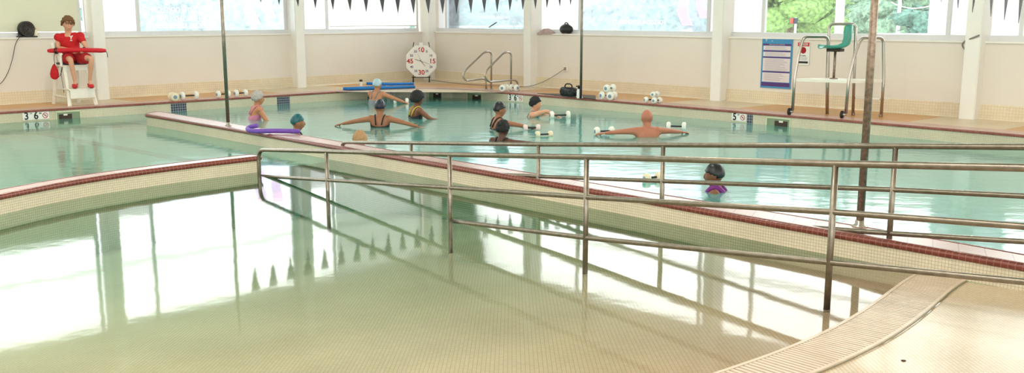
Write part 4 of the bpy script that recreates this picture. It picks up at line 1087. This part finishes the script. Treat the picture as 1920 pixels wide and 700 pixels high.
def ik(S_, W_, l1, l2, pole):
    d = W_ - S_; L = min(d.length, (l1 + l2) * .995); d = d.normalized(); a = (l1 * l1 - l2 * l2 + L * L) / (2 * L); h = math.sqrt(max(0, l1 * l1 - a * a))
    pv = Vector(pole); pv = (pv - d * pv.dot(d)).normalized(); return S_ + d * a + pv * h, S_ + d * L
def body_bm(J, vox, headc, hf, hu=(0, 0, 1), hs=1.0, bulk=1.0, female=False):
    """J: joints in world space -> one continuous body surface"""
    R = dict(pelvis=(.125, .10), spine=(.115, .09), chest=(.13, .10), neckb=.062, neck=.054)
    E_ = [('pelvis', 'spine'), ('spine', 'chest'), ('chest', 'neckb'), ('neckb', 'neck')]
    for s in 'LR':
        R.update({'sh' + s: .062, 'el' + s: .043, 'fa' + s: .041, 'wr' + s: .026, 'hip' + s: .088, 'th' + s: .078, 'kn' + s: .054, 'ca' + s: .052, 'an' + s: .034, 'to' + s: .032})
        E_ += [('chest', 'sh' + s), ('sh' + s, 'el' + s), ('el' + s, 'fa' + s), ('fa' + s, 'wr' + s), ('pelvis', 'hip' + s), ('hip' + s, 'th' + s), ('th' + s, 'kn' + s), ('kn' + s, 'ca' + s), ('ca' + s, 'an' + s), ('an' + s, 'to' + s)]
        J['fa' + s] = J['el' + s].lerp(J['wr' + s], .3); J['th' + s] = J['hip' + s].lerp(J['kn' + s], .4); J['ca' + s] = J['kn' + s].lerp(J['an' + s], .35)
    R = {k: (tuple(x * bulk for x in v) if isinstance(v, tuple) else v * (bulk if k[:2] in ('sh', 'th', 'hi') else 1)) for k, v in R.items()}
    bm = skin(J, E_, R, 'pelvis', 2)
    rr, ff, uu_ = basis((J['shR'] - J['shL']).cross(Vector((0, 0, -1))) if False else Vector((0, 0, 1)).cross(J['shR'] - J['shL']) , (0, 0, 1))
    side = (J['shR'] - J['shL']).normalized(); upv = (J['neckb'] - J['pelvis']).normalized(); fr = upv.cross(side).normalized()
    q = Matrix((tuple(side), tuple(side.cross(upv) * -1), tuple(upv))).transposed().to_quaternion()
    ell(bm, J['chest'] + upv * .01, (.165 * bulk, .105 * bulk, .15), q); ell(bm, (J['spine'] + J['pelvis']) / 2, (.14 * bulk, .10 * bulk, .15), q)
    for s in 'LR':
        ell(bm, J['sh' + s], (.066, .066, .066)); tp = (J['neckb'] + J['sh' + s]) / 2
        ell(bm, tp + upv * -.012, (.10, .045, .05), q)
    merge(bm, head_bm(headc, hf, hu, hs))
    tube(bm, [J['neckb'], headc - Vector(hu) * .05], .060 * bulk, 14)
    out = ev_mesh(bm, [('REMESH', dict(mode='VOXEL', voxel_size=vox, use_smooth_shade=True)), ('SMOOTH', dict(factor=.5, iterations=3))])
    return out

def swimmer(px, py, headtop, face, skin_, cover, coverkind, label, suit=None, hands=None, lean=0.0, cat='person', headturn=0, strap=None, bulk=1.0, drop=0):
    """px, py: where the body meets the water; face: heading in degrees (0 = away from the camera, 90 = towards the picture's right)"""
    w = P(px, py, 0); q = PY(px, headtop, w.y); top = q.z                         # head top above the water
    hc_z = top - .13; sz = hc_z - .168
    a = math.radians(face); f = Vector((math.sin(a), math.cos(a), 0)); r = Vector((f.y, -f.x, 0)); o = Vector((w.x, w.y, 0))
    def L(x, y, z): return o + r * x + f * y + Vector((0, 0, z))
    ln = lean
    J = dict(pelvis=L(0, -.05 - ln * .45, sz - .47), spine=L(0, -.03 - ln * .25, sz - .30), chest=L(0, -.01 - ln * .08, sz - .13), neckb=L(0, 0, sz + .02), neck=L(0, .01, sz + .06))
    hd = hands or {}
    for s, k in (('L', -1), ('R', 1)):
        J['sh' + s] = L(k * .165, -.005, sz - .035)
        W_ = hd.get(s); W_ = L(*W_) if W_ else L(k * .34, .30, sz - .28)
        J['el' + s], J['wr' + s] = ik(J['sh' + s], W_, .285, .25, (-f * .4 + Vector((0, 0, -1)) + r * k * .4) if not hd.get(s) or hd[s][2] < -.06 else (Vector((0, 0, .2)) - f * .8))
        J['hip' + s] = L(k * .085, -.05 - ln * .45, sz - .55); J['kn' + s] = L(k * .10, .08 - ln * .6, sz - .93)
        J['an' + s] = L(k * .11, -.02 - ln * .6, max(-1.19, sz - 1.33)); J['to' + s] = L(k * .12, .12 - ln * .6, max(-1.21, sz - 1.36))
    hc = L(0, .025, hc_z); ht = a + math.radians(headturn); hf = Vector((math.sin(ht), math.cos(ht), -.05))
    root = thing('person', label, cat, o, 0)
    bm = body_bm(dict(J), .0125, hc, hf, hs=1.16, bulk=bulk)
    for s, k in (('L', -1), ('R', 1)):
        d = (J['wr' + s] - J['el' + s]).normalized(); merge(bm, hand_bm(J['wr' + s], d, Vector((0, 0, -1)) + f * .05, r * -k, .35))
    obj('body', bm, SKIN[skin_], root, True)
    if cover:
        th = {'cap': .005, 'short': .012, 'afro': .034, 'bun': .008}[coverkind]
        bm = hair_bm(hc, hf, (0, 0, 1), 1.16, th, 'cap' if coverkind == 'cap' else 'afro' if coverkind == 'afro' else 'short')
        if coverkind == 'bun': ell(bm, hc - hf * .085 + Vector((0, 0, .075)), (.042, .042, .04))
        obj('swim_cap' if coverkind == 'cap' else 'hair', bm, cover, root, True)
    if suit:
        up = (J['neckb'] - J['pelvis']).normalized(); bm = BM(); rows = []; nn = 26
        # swimsuit shell: rings round the torso
        sect = [(-.12, .152, .122), (-.02, .158, .12), (.12, .150, .112), (.22, .152, .112), (.30, .164, .118), (.36, .170, .120)]
        back = J['pelvis']
        for h_, ra, rb in sect:
            c = back + up * h_; c = J['pelvis'].lerp(J['chest'], (h_) / .34) if h_ > 0 else back + up * h_
            rows.append([bm.verts.new(c + (r * math.cos(t_) * ra + f * math.sin(t_) * rb) * bulk * 1.02 + (Vector((0, 0, .05)) * (math.sin(t_)) if h_ > .33 else Vector())) for t_ in [2 * PI * k / nn for k in range(nn)]])
        for A_, B_ in zip(rows, rows[1:]):
            for j in range(nn): bm.faces.new((A_[j], A_[(j + 1) % nn], B_[(j + 1) % nn], B_[j]))
        bm.faces.new(rows[0][::-1])
        su = obj('swimsuit', bm, suit, root, True)
        bm = BM()
        for k in (-1, 1):
            cb = J['chest']; pts = [cb - f * .118 * bulk + r * k * .05, J['neckb'] - f * .082 + r * k * .07 - Vector((0, 0, .03)), J['neckb'] + r * k * .09 + Vector((0, 0, .028)), J['neckb'] + f * .082 + r * k * .08 - Vector((0, 0, .03)), cb + f * .118 * bulk + r * k * .08 + Vector((0, 0, .02))]
            tube(bm, fillet(pts, .06, 5), .012 if strap != SUIT['purple'] else .034, 8)
        obj('shoulder_strap', bm, strap or suit, root, True)
    return root, J, r, f
swimmer(483, 224, 171, 60, 'tan', HAIR['grey'], 'short', 'person with grey hair and pink swimsuit standing beyond the slim divider pole', SUIT['pink'], dict(R=(.30, .36, -.08), L=(-.30, .30, -.10)), lean=.2)
swimmer(556, 257, 214, 75, 'mid', CAP['teal'], 'cap', 'person in a dark teal swim cap just behind the purple noodle', SUIT['black'], dict(R=(.2, .38, -.08), L=(-.2, .35, -.08)))
swimmer(674, 274, 247, 10, 'tan', HAIR['sandy'], 'short', 'person with only a sandy-haired head above water at the divider wall', SUIT['blue'], None)
swimmer(707, 194, 148, 25, 'tan', CAP['paleblue'], 'cap', 'person in a pale cap at the far pool wall below the blue noodles', SUIT['grey'], dict(R=(.68, .2, .0), L=(-.2, .4, -.08)), lean=.35)
swimmer(713, 238, 187, 5, 'mid', CAP['navy'], 'cap', 'person in a dark cap and black swimsuit with both arms spread wide', SUIT['black'], dict(R=(.72, -.02, .0), L=(-.70, .0, .04)))
swimmer(781, 222, 173, 60, 'brown', HAIR['black'], 'afro', 'person with short black curls and a yellow strapped swimsuit', SUIT['black'], dict(R=(.30, .38, -.03), L=(-.30, .25, -.06)), strap=SUIT['yellow'])
swimmer(934, 242, 191, 70, 'mid', CAP['black'], 'cap', 'person in a black cap, the taller of the two close together in mid pool', SUIT['black'], dict(R=(.22, .52, .02), L=(-.2, .35, -.06)))
swimmer(941, 266, 226, 35, 'deep', HAIR['black'], 'bun', 'person with a black hair bun, low in the water, nearest in mid pool', SUIT['black'], dict(R=(.70, .2, -.02), L=(-.2, .3, -.12)), lean=.1)
swimmer(1001, 219, 182, 100, 'fair', HAIR['black'], 'short', 'dark-haired person in grey beside the 3 FT 6 IN marker under the ladder', SUIT['grey'], dict(R=(.10, .48, .02), L=(-.35, .3, -.03)), lean=.2)
b10 = swimmer(1213, 256, 206, -8, 'ruddy', None, '', 'bald person with bare back and both arms stretched out over the water', None, dict(R=(.70, .22, .03), L=(-.72, .16, .04)), bulk=1.12)
swimmer(1343, 358, 306, -70, 'brown', CAP['black'], 'cap', 'person in a black cap and purple swimsuit seen between the handrail bars', SUIT['purple'], dict(R=(.2, .3, -.2), L=(-.3, .2, -.2)), strap=SUIT['purple'])
# dumbbells in the swimmers' hands, floating at the surface
dumbbell(P(1133, 246, .05), (.9, .3, 0), 'white foam dumbbell under the bald person\'s outstretched left hand', r=.075, L=.3, group='floating dumbbells')
dumbbell(P(1268, 237, .05), (.9, -.2, 0), 'white foam dumbbell beyond the bald person\'s right shoulder', r=.075, L=.3, group='floating dumbbells')
dumbbell(P(1050, 216, .05), (1, .2, 0), 'white foam dumbbell pushed along by the dark-haired person in grey', r=.08, L=.36, group='floating dumbbells')
dumbbell(P(752, 190, .05), (1, .1, 0), 'white foam dumbbell floating by the person in the pale cap', r=.07, L=.3, group='floating dumbbells')
dumbbell(P(997, 239.5, .04), (1, .2, 0), 'pinkish foam dumbbell held out by the black-capped person', m='towel', r=.055, L=.26, group='floating dumbbells')
dumbbell(P(1020, 252, .03), (1, .3, 0), 'cream foam dumbbell floating beside the pinkish one', 'foamcream', r=.055, L=.26, group='floating dumbbells')
dumbbell(P(1224, 333, .04), (.8, .5, 0), 'cream foam dumbbell floating alone behind the middle handrail bars', 'foamcream', r=.055, L=.22, group='floating dumbbells')

# ------------------------------------------------------------------ lifeguard on a low stand
fl_, fr_ = P(131, 200.2, .205), P(181, 197.2, .205); Yf = (fl_.y + fr_.y) / 2
sx_ = (fr_ - fl_).normalized(); bk = Vector((-sx_.y, sx_.x, 0)); bk = bk if bk.y > 0 else -bk
t = thing('lifeguard_stand', 'white low lifeguard stand with a wide step on the left deck', 'lifeguard stand', (fl_ + fr_) / 2 + bk * .3, 0)
cc_ = (fl_ + fr_) / 2; W2 = (fr_ - fl_).length / 2
zst = PY(155, 166, Yf).z; zse = PY(140, 121, Yf + .3).z; print('step', zst, 'seat', zse, 'W', W2 * 2, 'Yf', Yf)
def SP(x, y, z): return cc_ + sx_ * x + bk * y + Vector((0, 0, z - .205))
rz = math.atan2(sx_.y, sx_.x)
def beam(a, b, w, d, m, nm):
    bm = BM(); v = b - a; q = Vector((0, 0, 1)).rotation_difference(v.normalized()); mt = Matrix.Translation((a + b) / 2) @ q.to_matrix().to_4x4() @ Matrix.Diagonal((w, d, v.length, 1))
    bmesh.ops.create_cube(bm, size=1, matrix=mt); bmesh.ops.bevel(bm, geom=bm.edges[:], offset=.006, segments=2, affect='EDGES'); return obj(nm, bm, m, t)
for s in (-1, 1):
    beam(SP(s * W2, 0, .205), SP(s * W2 * .86, .10, zst), .06, .05, M['plast'], 'leg')
    beam(SP(s * W2 * .86, .10, zst - .06), SP(s * W2 * .74, .28, zse), .055, .045, M['plast'], 'upright')
    beam(SP(s * W2 * .95, .85, .205), SP(s * W2 * .78, .62, zse), .06, .05, M['plast'], 'leg')
    beam(SP(s * W2 * .8, .62, zse - .02), SP(s * W2 * .86, .70, zse + .42), .055, .045, M['plast'], 'back_post')
    beam(SP(s * W2 * .98, .22, zse + .2), SP(s * W2 * .98, .68, zse + .2), .06, .035, M['plast'], 'armrest')
    beam(SP(s * W2 * .98, .26, zse - .02), SP(s * W2 * .98, .26, zse + .19), .045, .04, M['plast'], 'armrest_post')
    beam(SP(s * W2 * .92, .08, (.205 + zst) / 2), SP(s * W2 * .9, .78, (.205 + zst) / 2), .04, .03, M['plast'], 'side_rail')
bm = BM(); box(bm, SP(0, .12, zst - .012), (W2 * 2.02, .30, .025), rz, .006); obj('step', bm, M['plast'], t)
bm = BM(); box(bm, SP(0, -.02, zst - .10), (W2 * 1.86, .022, .17), rz, .006); obj('step_riser', bm, M['plast'], t)
bm = BM(); box(bm, SP(0, .44, zse - .02), (W2 * 1.8, .46, .04), rz, .01); obj('seat', bm, M['plast'], t)
bm = BM(); box(bm, SP(0, .22, zse - .07), (W2 * 1.6, .022, .08), rz, .006); obj('seat_apron', bm, M['plast'], t)
bm = BM(); box(bm, SP(0, .43, zse + .02), (W2 * 1.72, .44, .04), rz, .016); obj('seat_pad', bm, M['navy'], t)
bm = BM(); box(bm, SP(0, .72, zse + .34), (W2 * 1.8, .022, .16), rz, .006); obj('backrest', bm, M['plast'], t)
Yt = Yf + .42
G = lambda x, y, dd=0: PY(x, y, Yt + dd)
pel = SP(-.01, .46, zse + .14)
J = dict(pelvis=pel, spine=G(135, 98, .02), chest=G(131, 80, .02), neckb=G(128, 64, .0), neck=G(127, 58, -.01),
         shL=G(109, 70, .0), shR=G(150, 68, .0), elL=G(109, 90, -.06), elR=G(163, 90, -.08), wrL=G(134, 93.5, -.28), wrR=G(157, 91.5, -.27),
         hipL=pel + sx_ * -.09 + Vector((0, 0, -.03)), hipR=pel + sx_ * .09 + Vector((0, 0, -.03)))
J['knL'] = PY(132, 111, Yf - .04); J['knR'] = PY(172, 109, Yf - .02); J['anL'] = PY(141, 155, Yf + .02); J['anR'] = PY(168, 154, Yf + .04)
J['toL'] = PY(140, 162, Yf - .09); J['toR'] = PY(172, 161, Yf - .08)
hc = G(127.5, 45, -.02); hf = Vector((.55, -.83, -.02)); hu = Vector((.02, .03, 1)).normalized()
root = thing('person', 'seated lifeguard in red shirt and shorts holding a red rescue tube across the lap', 'person', cc_ + bk * .3, 0)
bm = body_bm(dict(J), .008, hc, hf, hu, 1.18, bulk=1.05)
tt_ = (J['wrR'] - J['wrL']).normalized()
for s, k in (('L', 1), ('R', -1)):
    d = (J['wr' + s] - J['el' + s]).normalized(); d = (d + Vector((0, -.1, -.35)) + tt_ * k * .3).normalized()
    merge(bm, hand_bm(J['wr' + s] - d * .01, d, Vector((0, .75, -.6)), Vector((-k * .2, -.2, 1)), .8, 1.0))
obj('body', bm, SKIN['fair'], root, True)
bm = hair_bm(hc, hf, hu, 1.18, .024, 'short'); 
r_, f_, u_ = basis(hf, hu)
for k in range(26):
    a = random.uniform(-2.7, 2.7); z = random.uniform(.02, .105); rr = math.sqrt(max(0, 1 - (z / .13) ** 2)); p0 = hc + r_ * math.sin(a) * .084 * rr + f_ * math.cos(a) * .10 * rr + u_ * z
    dn = (r_ * math.sin(a) * .4 + f_ * math.cos(a) * .4 - u_ + r_ * random.uniform(-.5, .5)).normalized(); tube(bm, [p0, p0 + (p0 - hc).normalized() * .01 + dn * .02, p0 + dn * .045], [.014, .012, .004], 6)
obj('hair', bm, HAIR['brown'], root, True)
for s in (-1, 1):
    bm = BM(); ell(bm, hc + r_ * s * .030 + f_ * .083 + u_ * .014, (.011, .011, .008), None, 12, 8); e_ = obj('eye', bm, M['signwhite'], root, True)
    bm = BM(); ell(bm, hc + r_ * s * .030 + f_ * .092 + u_ * .014, (.005, .005, .005), None, 10, 8); obj('iris', bm, M['ink'], e_, True)
    bm = BM(); tube(bm, [hc + r_ * s * .016 + f_ * .094 + u_ * .030, hc + r_ * s * .030 + f_ * .092 + u_ * .034, hc + r_ * s * .046 + f_ * .080 + u_ * .030], .004, 6); obj('eyebrow', bm, HAIR['brown'], root, True)
# shirt
upv = (J['neckb'] - pel).normalized()
Js = dict(pelvis=pel + Vector((0, 0, .0)), spine=J['spine'], chest=J['chest'], neckb=J['neckb'] - upv * .01)
Rs = dict(pelvis=(.165, .135), spine=(.150, .120), chest=(.155, .12), neckb=(.085, .075)); Es = [('pelvis', 'spine'), ('spine', 'chest'), ('chest', 'neckb')]
for s in 'LR':
    Js['sh' + s] = J['sh' + s]; Js['sl' + s] = J['sh' + s].lerp(J['el' + s], .62); Rs['sh' + s] = .076; Rs['sl' + s] = .066; Es += [('chest', 'sh' + s), ('sh' + s, 'sl' + s)]
bm = skin(Js, Es, Rs, 'pelvis', 2)
side = (J['shR'] - J['shL']).normalized(); fr3 = side.cross(upv).normalized(); q = Matrix((tuple(side), tuple(-fr3 if False else upv.cross(side)), tuple(upv))).transposed().to_quaternion()
ell(bm, J['chest'] + upv * .0, (.186, .124, .165), q); ell(bm, J['spine'], (.172, .13, .16), q); ell(bm, pel + Vector((0, 0, .03)), (.178, .135, .13), q)
for s in 'LR': ell(bm, J['sh' + s], (.080, .078, .078)); ell(bm, (J['neckb'] + J['sh' + s]) / 2 - upv * .012, (.115, .062, .062), q)
bm = ev_mesh(bm, [('REMESH', dict(mode='VOXEL', voxel_size=.012, use_smooth_shade=True)), ('SMOOTH', dict(factor=.5, iterations=4))])
for v in bm.verts: v.co += Vector(noise.noise_vector(v.co * 11)) * .007
obj('shirt', bm, M['redcloth'], root, True)
ce = J['chest'] + side * .085 + upv * .065; fwd_ = upv.cross(side); fwd_ = fwd_ if fwd_.y < 0 else -fwd_
o_ = ce + fwd_ * .126
textmesh('shirt_emblem', 'Y', .10, o_, side, fwd_, M['signwhite'], root, off=.004, extrude=.008)
bm = BM(); box(bm, o_ - upv * .055, (.05, .014, .012), rz); obj('shirt_emblem', bm, M['signwhite'], root)
# shorts
bm = BM()
ell(bm, pel + Vector((0, 0, .0)), (.19, .155, .115))
for s in 'LR': tube(bm, [J['hip' + s], J['hip' + s].lerp(J['kn' + s], .25), J['hip' + s].lerp(J['kn' + s], .5), J['hip' + s].lerp(J['kn' + s], .74)], [.10, .112, .108, .104], 20)
bm = ev_mesh(bm, [('REMESH', dict(mode='VOXEL', voxel_size=.012, use_smooth_shade=True)), ('SMOOTH', dict(factor=.5, iterations=3))])
for v in bm.verts: v.co += Vector(noise.noise_vector(v.co * 13)) * .006
obj('shorts', bm, M['redcloth2'], root, True)
bm = BM(); wq = J['elR'].lerp(J['wrR'], .86); d = (J['wrR'] - J['elR']).normalized(); lathe(bm, wq, [(.031, -.012), (.034, -.01), (.034, .01), (.031, .012)], d, 16); obj('wristwatch', bm, M['ink'], root, True)
for s in 'LR':
    an, to = J['an' + s], J['to' + s]; d = Vector((to.x - an.x, to.y - an.y, 0)).normalized(); bm = BM(); base = Vector((an.x, an.y, zst + .045)) + d * .05
    q = Vector((0, 1, 0)).rotation_difference(d); ell(bm, base + d * .055, (.052, .085, .045), q, 20, 14); ell(bm, base - d * .045, (.044, .065, .040), q, 18, 12)
    for v in bm.verts: v.co.z = max(v.co.z, zst + .004)
    bm = ev_mesh(bm, [('REMESH', dict(mode='VOXEL', voxel_size=.008, use_smooth_shade=True)), ('SMOOTH', dict(factor=.5, iterations=3))])
    sh_ = obj('clog', bm, M['redrubber'], root, True)
    bm = BM(); sdv = Vector((-d.y, d.x, 0)); tube(bm, fillet([base + sdv * .048 + Vector((0, 0, .03)), base - d * .09 + sdv * .03 + Vector((0, 0, .04)), base - d * .09 - sdv * .03 + Vector((0, 0, .04)), base - sdv * .048 + Vector((0, 0, .03))], .04), .008, 6); obj('heel_strap', bm, M['redrubber'], sh_, True)
# rescue tube
ra, rb = PY(90, 95.5, Yt - .33), PY(198, 95, Yt - .33)
t = thing('rescue_tube', 'long red rescue tube lying across the lap of the lifeguard', 'rescue tube', ra.lerp(rb, .5), 0)
bm = BM(); pts = [ra.lerp(rb, k / 24) + Vector((0, 0, .012 * math.sin(PI * k / 24))) for k in range(25)]
rad = [.036 if k in (0, 24) else .046 if k in (1, 23) else .052 for k in range(25)]; tube(bm, pts, rad, 18, flat=.85); obj('foam_body', bm, M['redfoam'], t, True)
for k in (.13, .16): 
    bm = BM(); c = ra.lerp(rb, k); lathe(bm, c, [(.055, -.012), (.058, -.01), (.058, .01), (.055, .012)], (rb - ra), 18); obj('strap_band', bm, M['ink'], t, True)
bm = BM(); tube(bm, fillet([rb - Vector((.01, 0, .0)), PY(201, 99, Yt - .33), PY(202, 108, Yt - .33)], .03), .010, 8, flat=.5); obj('end_clip', bm, M['black'], t, True)
bm = BM(); tube(bm, fillet([PY(102, 101, Yt - .33), PY(101, 110, Yt - .30), PY(103, 122, Yt - .28)], .03), .009, 8, flat=.4); obj('tow_strap', bm, M['ink'], t, True)
bm = BM(); tube(bm, fillet([PY(124, 112, Yt - .10), PY(116, 120, Yt - .15), PY(114, 138, Yt - .18), PY(118, 158, Yt - .18), PY(120, 174, Yt - .18)], .08), .009, 8, flat=.4); obj('tow_strap', bm, M['ink'], t, True)
c = PY(102, 135, Yt - .26); t = thing('hip_pack', 'red teardrop hip pack hanging from the rescue tube strap beside the stand', 'bag', c, 0)
bm = BM(); prof = [(.012, .15), (.04, .11), (.068, .04), (.085, -.04), (.078, -.10), (.045, -.135), (.01, -.145)]; lathe(bm, c, prof[::-1], (0.05, 0, 1), 20)
for v in bm.verts: v.co.y = c.y + (v.co.y - c.y) * .5; 
obj('pouch', bm, M['redcloth'], t, True)
bm = BM(); tube(bm, fillet([c + Vector((.06, 0, -.1)), c + Vector((.10, 0, -.08)), c + Vector((.13, .02, 0)), PY(118, 120, Yt - .26)], .05), .012, 8, flat=.4); obj('belt', bm, M['ink'], t, True)

# ------------------------------------------------------------------ outdoors
struct('ground', box(BM(), (0, 60, -1.0), (240, 130, .2)), M['ground']) if False else None
bm = BM(); prism(bm, [(-90, 34), (-14, 34), (-2.3, 33), (12, 22), (30, 10), (110, 10), (110, 140), (-90, 140)], -.3, .15); struct('outside_ground', bm, M['ground'])
def crown(c, s, n, m):
    bm = BM()
    for k in range(n):
        a = random.uniform(0, 2 * PI); rr = random.uniform(0, .62); z = random.uniform(-.55, .6); q = Vector((c.x + math.cos(a) * rr * s[0], c.y + math.sin(a) * rr * s[1], c.z + z * s[2]))
        bmesh.ops.create_icosphere(bm, subdivisions=2, radius=1, matrix=Matrix.Translation(q) @ Matrix.Diagonal((s[0] * .42, s[1] * .42, s[2] * .36, 1)))
    for v in bm.verts:
        v.co += Vector(noise.noise_vector(v.co * 1.6)) * .35 + Vector(noise.noise_vector(v.co * 5)) * .16
    # loose leaves
    base = [v.co.copy() for v in bm.verts]
    for k in range(900):
        p = random.choice(base) + Vector([random.gauss(0, .14) for _ in range(3)]); e = [Vector([random.gauss(0, .10) for _ in range(3)]) for _ in range(2)]
        bm.faces.new([bm.verts.new(p), bm.verts.new(p + e[0]), bm.verts.new(p + e[1])])
    return bm
def tree(px, D_, h, w, m, label, cat='tree', trunk=True):
    h *= .64; x = (px - 960) / F * D_; b = Vector((x, D_, .15)); t = thing('leafy_tree', label, cat, b, 0, None)
    obj('foliage', crown(Vector((x, D_, .15 + h * .60)), (w, w * .6, h * .45), 16, m), M[m], t)
    bm = BM(); tube(bm, [b, b + Vector((.1, 0, h * .3)), b + Vector((-.05, 0, h * .6))], .16, 8, r2=.08)
    for k in range(4): tube(bm, [b + Vector((0, 0, h * .3)), b + Vector((random.uniform(-.5, .5) * w, 0, h * .65))], .07, 6, r2=.03)
    obj('trunk', bm, M['bark'], t)
trs = [(290, 44, 5.2, 3.4, 'leaft', 'teal leafy tree behind the reversed lettering near the lifeguard'), (400, 46, 4.6, 3.0, 'leafd', 'pale green tree outside between the lettered window and the pole'), (500, 42, 5.0, 2.6, 'leaft', 'bluish tree outside behind the reversed pink emblem'),
       (870, 50, 5.0, 3.6, 'leaft', 'teal tree outside behind the pennants'), (960, 52, 4.6, 3.2, 'leafd', 'pale tree outside right of the slanted dark bar'),
       (1125, 46, 5.2, 3.2, 'leafd', 'pale green tree outside just right of the thin far pole'), (1215, 44, 4.8, 3.0, 'leaft', 'teal tree outside in the middle of the filmed window'), (1300, 45, 5.4, 2.8, 'leaft', 'bluish tree outside beside the second pink emblem'),
       (1475, 40, 5.4, 2.4, 'leafg', 'bright yellow-green tree outside above the rules poster'), (1545, 52, 5.2, 3.4, 'leaft', 'teal tree outside behind the guard chair hoop'), (1625, 50, 5.4, 3.2, 'leafd', 'dull green tree outside behind the thick pole'),
       (1700, 48, 5.2, 2.8, 'leafd', 'green tree outside crossed by the overhead wires'), (1735, 40, 3.0, 1.6, 'leaft', 'low round bush outside beside the white building')]
for px, D_, h, w, m, lb in trs: tree(px, D_, h, w, m, lb, 'bush' if 'bush' in lb else 'tree')
x = (1700 - 960) / F * 36; t = thing('brick_planter', 'low red brick wall outside below the overhead wires', 'wall', (x, 36, .15))
bm = BM(); box(bm, (x, 36, .95), (2.2, .4, .55)); obj('brickwork', bm, M['brick'], t); bm = BM(); box(bm, (x, 36, 1.26), (2.3, .5, .08)); obj('cap_stone', bm, M['building'], t); bm = BM(); box(bm, (x, 36, .4), (2.2, .4, .6)); obj('plinth', bm, M['building'], t)
x = (1758 - 960) / F * 34; t = thing('white_building', 'white building corner outside beyond the round bush', 'building', (x + .9, 34, .15))
bm = BM(); box(bm, (x + .9, 34.5, 2.2), (1.7, 2, 4.1)); obj('wall', bm, M['building'], t); bm = BM(); box(bm, (x + .9, 33.46, 1.05), (1.1, .08, .6)); obj('window', bm, M['teal'], t)
for px, D_, h, lb in ((1563, 38, 6, 'tall white utility pole outside behind the guard chair'), (1672, 42, 6, 'slender pale pole outside left of the overhead wires')):
    x = (px - 960) / F * D_; t = thing('utility_pole', lb, 'pole', (x, D_, .15)); bm = BM(); tube(bm, [(x, D_, .15), (x, D_, h)], .16 if px < 1600 else .07, 12); obj('shaft', bm, M['building'], t, True)
    bm = BM(); box(bm, (x, D_, h - .5), (1.6, .1, .1)); obj('crossarm', bm, M['building'], t)
for k, (za, zb_, sg) in enumerate(((2.9, 3.3, .55), (2.45, 3.0, .5))):
    bm = BM(); a = Vector((16.8 - 1.4, 42, za)); b = Vector(((1800 - 960) / F * 34, 34, zb_)); tube(bm, [a.lerp(b, i / 16) - Vector((0, 0, sg * 4 * (i / 16) * (1 - i / 16))) for i in range(17)], .018, 5)
    tag(obj('overhead_wire', bm, M['building']), ['upper', 'lower'][k] + ' sagging overhead wire crossing the trees outside', 'wire')
x = (1478 - 960) / F * 30; c = Vector((x, 30, 1.88 - .12)); t = thing('pedestrian_signal', 'pedestrian signal with an orange hand outside above the rules poster', 'traffic signal', (x, 30, .15))
bm = BM(); box(bm, c + Vector((.06, 0, 0)), (.10, .2, .17), 0, .01); box(bm, c + Vector((-.03, .05, 0)), (.10, .1, .17), 0, .01); obj('housing', bm, M['navy'], t)
bm = BM(); box(bm, c + Vector((-.045, -.01, 0)), (.085, .02, .15)); obj('lens', bm, M['orange'], t)
bm = BM(); tube(bm, [(x + .1, 30.1, .15), (x + .1, 30.1, 1.85)], .03, 10); obj('post', bm, M['building'], t, True)
